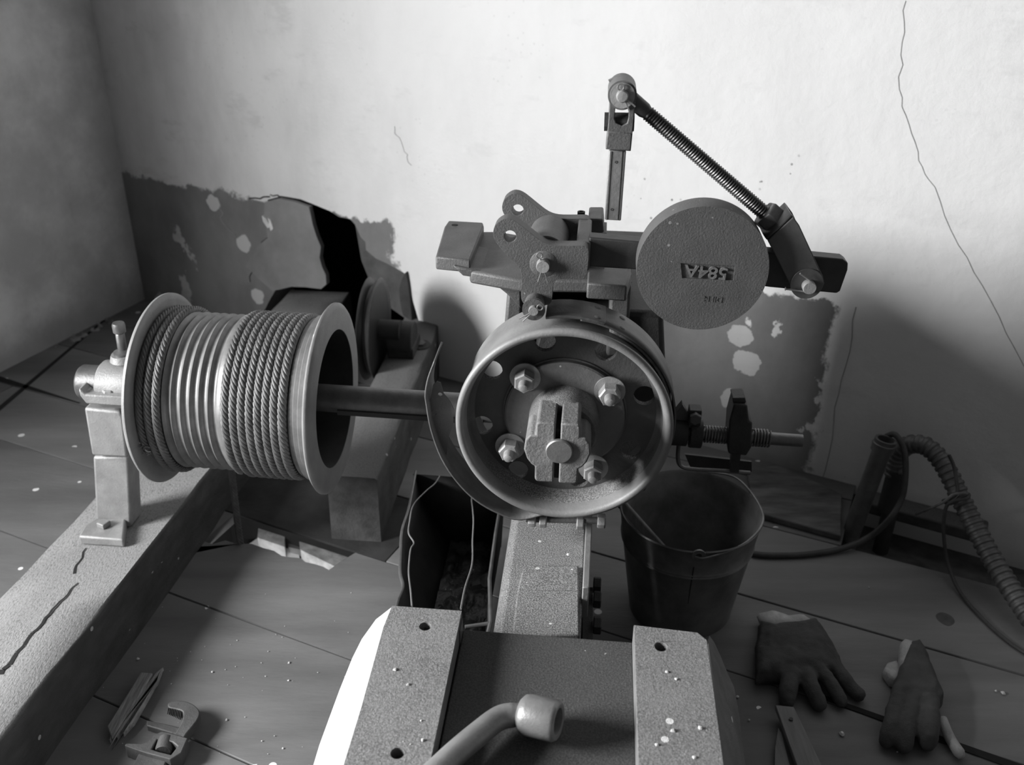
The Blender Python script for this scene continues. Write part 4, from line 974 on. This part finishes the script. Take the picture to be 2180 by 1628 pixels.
# ================================================================== WOOD STRIPS, SPLINTER, PIPE WRENCH
def slat(px, z, t, m_=lathm):
    q = [inv(wz(x, y, z)) for x, y in px]; return MB().prism([(a[0], a[1]) for a in q], Tz, z - t, z)
sl1 = thing('wood_strip', 'nailed pale wooden slat lying right of the motor base', 'slat', wz(1700, 1600, .0))
obj('board', slat([(1651, 1500), (1690, 1504), (1765, 1660), (1708, 1660)], .03, .012), lathm, sl1, bevel=.0015)
q = wz(1684, 1531, .031); obj('nail', MB().cyl(q - Z * .002, q + Z * .002, .004, 10), irondk, sl1)
tag(obj('wood_strip', slat([(1657, 1548), (1664, 1560), (1690, 1660), (1648, 1660), (1650, 1590)], .014, .012), bevel=.001, m=lathm), 'narrow split slat tucked under the longer pale slat', 'slat')
spl = thing('wood_splinter', 'torn splintered piece of wood beside the pipe wrench', 'wood scrap', wz(290, 1500, 0))
ss = [((348, 1418), (330, 1432), (235, 1560), (233, 1575)), ((325, 1432), (300, 1430), (228, 1545), (238, 1570)), ((344, 1425), (335, 1450), (262, 1540), (248, 1566)), ((336, 1445), (322, 1470), (285, 1535), (262, 1560))]
for k, q in enumerate(ss):
    obj('sliver', slat(q, .014 + .004 * (k % 2), .012), splint, spl, bevel=.002)

wrm = mat('old_wrench_iron', .075, .6, .2, .3, 20, .5, 160)
pw = thing('pipe_wrench', 'old pipe wrench with toothed hook jaw lying on the floor', 'wrench', wz(360, 1560, 0))
hk = [(358, 1496), (372, 1491), (395, 1492), (415, 1501), (425, 1515), (421, 1530), (410, 1545), (396, 1562), (385, 1578), (370, 1568), (378, 1552), (386, 1538), (390, 1520), (386, 1512), (372, 1508), (359, 1505)]
zt = .034
def ptrace(px, z, t): return MB().prism([(p.x, p.y) for p in cr([(a[0], a[1], 0) for a in [inv(wz(x, y, z)) for x, y in px]], 3, True)], Tz, z - t, z)
obj('hook_jaw', ptrace(hk, zt, .022), wrm, pw, bevel=.002)
th = MB()
for k in range(9):
    a, b = wz(359 + k * 3.4, 1506.5 + k * .9, zt - .001), wz(357 + k * 3.3, 1519 + k * 1.5, zt - .02); th.tube([a, b], .0012, 4)
obj('jaw_teeth', th, irondk, pw)
fr_o = [(330, 1562), (345, 1556), (365, 1560), (400, 1570), (386, 1602), (362, 1616), (310, 1602), (265, 1586), (268, 1582), (300, 1583), (315, 1578)]
fh = [(334, 1572), (322, 1594), (340, 1600), (364, 1606), (378, 1588), (366, 1578)]
q = lambda L: [(a[0], a[1]) for a in [inv(wz(x, y, zt + .004)) for x, y in L]]
obj('frame', MB().prism(q(fr_o), Tz, .006, zt + .004, [q(fh)]), wrm, pw, bevel=.0018)
na, nb2 = wz(336, 1593, zt - .004), wz(365, 1589, zt - .004); nd = wz(352, 1575, zt - .004) - wz(345, 1600, zt - .004); nc = (na + nb2) / 2
obj('adjusting_nut', MB().lathe(wz(347, 1600, zt - .008), nd, [(0, 0), (.0135, 0), (.0155, .002), (.0155, nd.length), (0, nd.length)], 30), wrm, pw, smooth=30)
obj('handle', slat([(298, 1596), (358, 1612), (330, 1680), (262, 1670)], zt - .006, .02), wrm, pw, bevel=.003)
obj('heel_jaw', slat([(312, 1532), (352, 1540), (384, 1548), (375, 1562), (340, 1552), (312, 1544)], .02, .015), wrm, pw, bevel=.002)

# ================================================================== CONDUITS AND CABLES (right)
def pwp(spec): return cr([PW(x, y, d) for x, y, d in spec], 8)
b_ = wz(1803, 1160, -.05); t_v = inv(b_)[1] + .02
tq = inv(onp(1886, 935, V * t_v, V)); tp_ = M(*tq)
cs = thing('conduit_stub', 'open metal conduit pipe stub rising from the floor edge', 'pipe', b_)
cdn = tp_ - b_; Lc = cdn.length
obj('pipe', MB().lathe(b_, cdn, [(.0, -.03), (.0225, -.03), (.0225, Lc - .035), (.027, Lc - .033), (.0285, Lc - .012), (.026, Lc - .010), (.0265, Lc), (.020, Lc), (.019, Lc - .06)], 32), condm, cs, smooth=40)
c2 = thing('conduit_stub', 'short dark conduit with coupling holding the flexible hose', 'pipe', PW(1885, 1160, .08))
obj('pipe', MB().cyl(PW(1872, 1180, .10), PW(1897, 1078, .10), .020, 24), irondk, c2); obj('coupling', MB().cyl(PW(1889, 1085, .10), PW(1912, 1000, .10), .026, 24), irondk, c2, bevel=.002)
cscrew = PW(1912, 1005, .13); obj('clamp_screw', MB().hexa(cscrew, U, .006, 0, .012), steeldk, c2)
hs = pwp([(1903, 1015, .10), (1906, 985, .10), (1918, 958, .11), (1942, 945, .12), (1972, 950, .13), (2000, 976, .15), (2024, 1016, .18), (2046, 1062, .21), (2075, 1120, .25), (2110, 1185, .30), (2150, 1250, .36), (2200, 1325, .43)])
# resample evenly and corrugate
def resample(P, step):
    out = [P[0]]; acc = 0
    for a, b in zip(P[:-1], P[1:]):
        L_ = (b - a).length; t = step - acc
        while t <= L_: out.append(a + (b - a) * t / L_); t += step
        acc = (acc + L_) % step if L_ else acc
    return out
hs = resample(hs, .0028)
hmb = MB().tube(hs, [.0215 + (.0028 if (i // 3) % 2 else -.0006) for i in range(len(hs))], 18)
tag(obj('flexible_hose', hmb, condm, smooth=30), 'corrugated flexible metal hose arching over and down the right wall', 'hose')
tag(obj('black_cable', MB().tube(cr([PW(1885, 930, .14), PW(1905, 925, .16), PW(1924, 955, .18), PW(1928, 1005, .20), PW(1920, 1060, .22), PW(1893, 1105, .26), wz(1850, 1143, .03), wz(1790, 1168, .012), wz(1715, 1180, .009), wz(1640, 1182, .009), wz(1600, 1178, .009)], 8), .0075, 12), rubber), 'thick black cable looping from the conduit mouth across floor to bucket', 'cable')
kx = (2028, 1060)
tag(obj('thin_rope', MB().tube(cr([PW(2020, 968, .2), PW(2030, 990, .21), PW(2036, 1020, .23), PW(2038, 1048, .25), PW(2020, 1062, .26), PW(2008, 1066, .26), PW(2024, 1072, .26), PW(2046, 1056, .25), PW(2062, 1052, .22), PW(2058, 1060, .24), PW(2030, 1066, .27), PW(2015, 1078, .27), PW(2009, 1110, .27), PW(2010, 1150, .28), PW(2018, 1200, .3), wz(2045, 1262, .01), wz(2095, 1320, .006), wz(2150, 1368, .006), wz(2200, 1400, .006)], 7), .0042, 8), rubber), 'thin dark cord tied round the hose and trailing over the floor', 'cord')
tag(obj('twine', MB().tube(cr([PW(2060, 1050, .245), PW(2030, 1052, .27), PW(2010, 1068, .28), PW(1985, 1080, .24), PW(1950, 1095, .2)], 6), .003, 8), cordm), 'pale string pulled leftward from the knot on the hose', 'string')

# ================================================================== DEBRIS
def crumbs(name, label, spots, m_, zf):
    mb = MB()
    for (x, y, r) in spots:
        c = zf(x, y); k = 6; h = r * random.uniform(.4, .8)
        ringv = [c + Vector((math.cos(a), math.sin(a), 0)) * r * random.uniform(.6, 1.2) for a in [2 * PI * i / k + random.random() * .4 for i in range(k)]]
        tp2 = [c + (p - c) * .5 + Z * h for p in ringv]
        n0 = len(mb.v); mb.v += ringv + tp2
        for i in range(k): j = (i + 1) % k; mb.f.append((n0 + i, n0 + j, n0 + k + j, n0 + k + i))
        mb.f.append(tuple(n0 + k + i for i in range(k))); mb.f.append(tuple(n0 + i for i in reversed(range(k))))
    o = obj(name, mb, m_); tag(o, label, 'debris'); o['kind'] = 'stuff'; return o
sp = [(random.gauss(200, 30), random.gauss(680, 16), random.uniform(.004, .014)) for _ in range(40)]
sp = [(x, 640 + (280 - x) * .50 + random.uniform(0, 28), r) for x, y, r in sp]
crumbs('plaster_crumbs', 'pale plaster crumbs scattered along the base of the left wall', sp, mat('dull_crumb', .3, .9, 0, .4, 30, .5, 80), lambda x, y: wz(x, y, .001))
fs = [(random.uniform(190, 830), random.uniform(1260, 1620), random.uniform(.0006, .0017)) for _ in range(60)] + [(614, 1448, .003), (615, 1410, .003), (482, 1532, .003), (452, 1430, .003), (602, 1592, .0025), (294, 1402, .0035)]
fs = [q for q in fs if not (q[0] < 560 - (q[1] - 1260) * 1.0 - 200)]
crumbs('floor_grit', 'tiny pale grit specks scattered on the front floorboards', fs, crumbm, lambda x, y: wz(x, y, .001))
crumbs('floor_grit', 'few white flecks on the boards around the two gloves', [(1792, 1562, .006), (1570, 1482, .004), (2135, 1475, .005), (2120, 1470, .003), (1595, 1532, .003), (1814, 983, .004), (1640, 1640, .003), (1730, 1060, .003), (1560, 1620, .002), (1850, 1250, .002), (1910, 1600, .002)], crumbm, lambda x, y: wz(x, y, .003))
crumbs('timber_grit', 'white flecks on the dusty top of the long timber beam', [(81, 1292, 0.0033), (108, 1370, 0.0022), (28, 1418, 0.0033), (200, 1222, 0.0028), (122, 1310, 0.0022), (10, 1440, 0.0022), (210, 1208, 0.0028)], crumbm, lambda x, y: wz(x, y, 0.0864))
crumbs('pad_flecks', 'white paint flecks stuck on the motor base pads', [(841, 1425, 0.0039), (868, 1457, 0.0025), (897, 1533, 0.0019), (900, 1575, 0.0028), (858, 1578, 0.0011), (874, 1584, 0.0011), (1420, 1430, 0.0033), (1440, 1445, 0.0028), (1490, 1549, 0.0033), (1432, 1555, 0.0033), (1478, 1612, 0.0039), (1398, 1585, 0.0028)], crumbm, lambda x, y: wz(x, y, PZ + .0005))
crumbs('base_flecks', 'small pale chips on the gritty machine base channel', [(1210, 1180, 0.0033), (1218, 1212, 0.0022), (1198, 1277, 0.0033)], crumbm, lambda x, y: wz(x, y, z_ + .010))
crumbs('beam_flecks', 'pale plaster bits on rear timber by the bearing block', [(872, 757, 0.0112), (880, 758, 0.0080), (862, 765, 0.0040), (858, 775, 0.0048), (838, 782, 0.0032), (786, 917, 0.0048), (700, 1000, 0.0016)], crumbm, lambda x, y: wz(x, y, 0.1528))
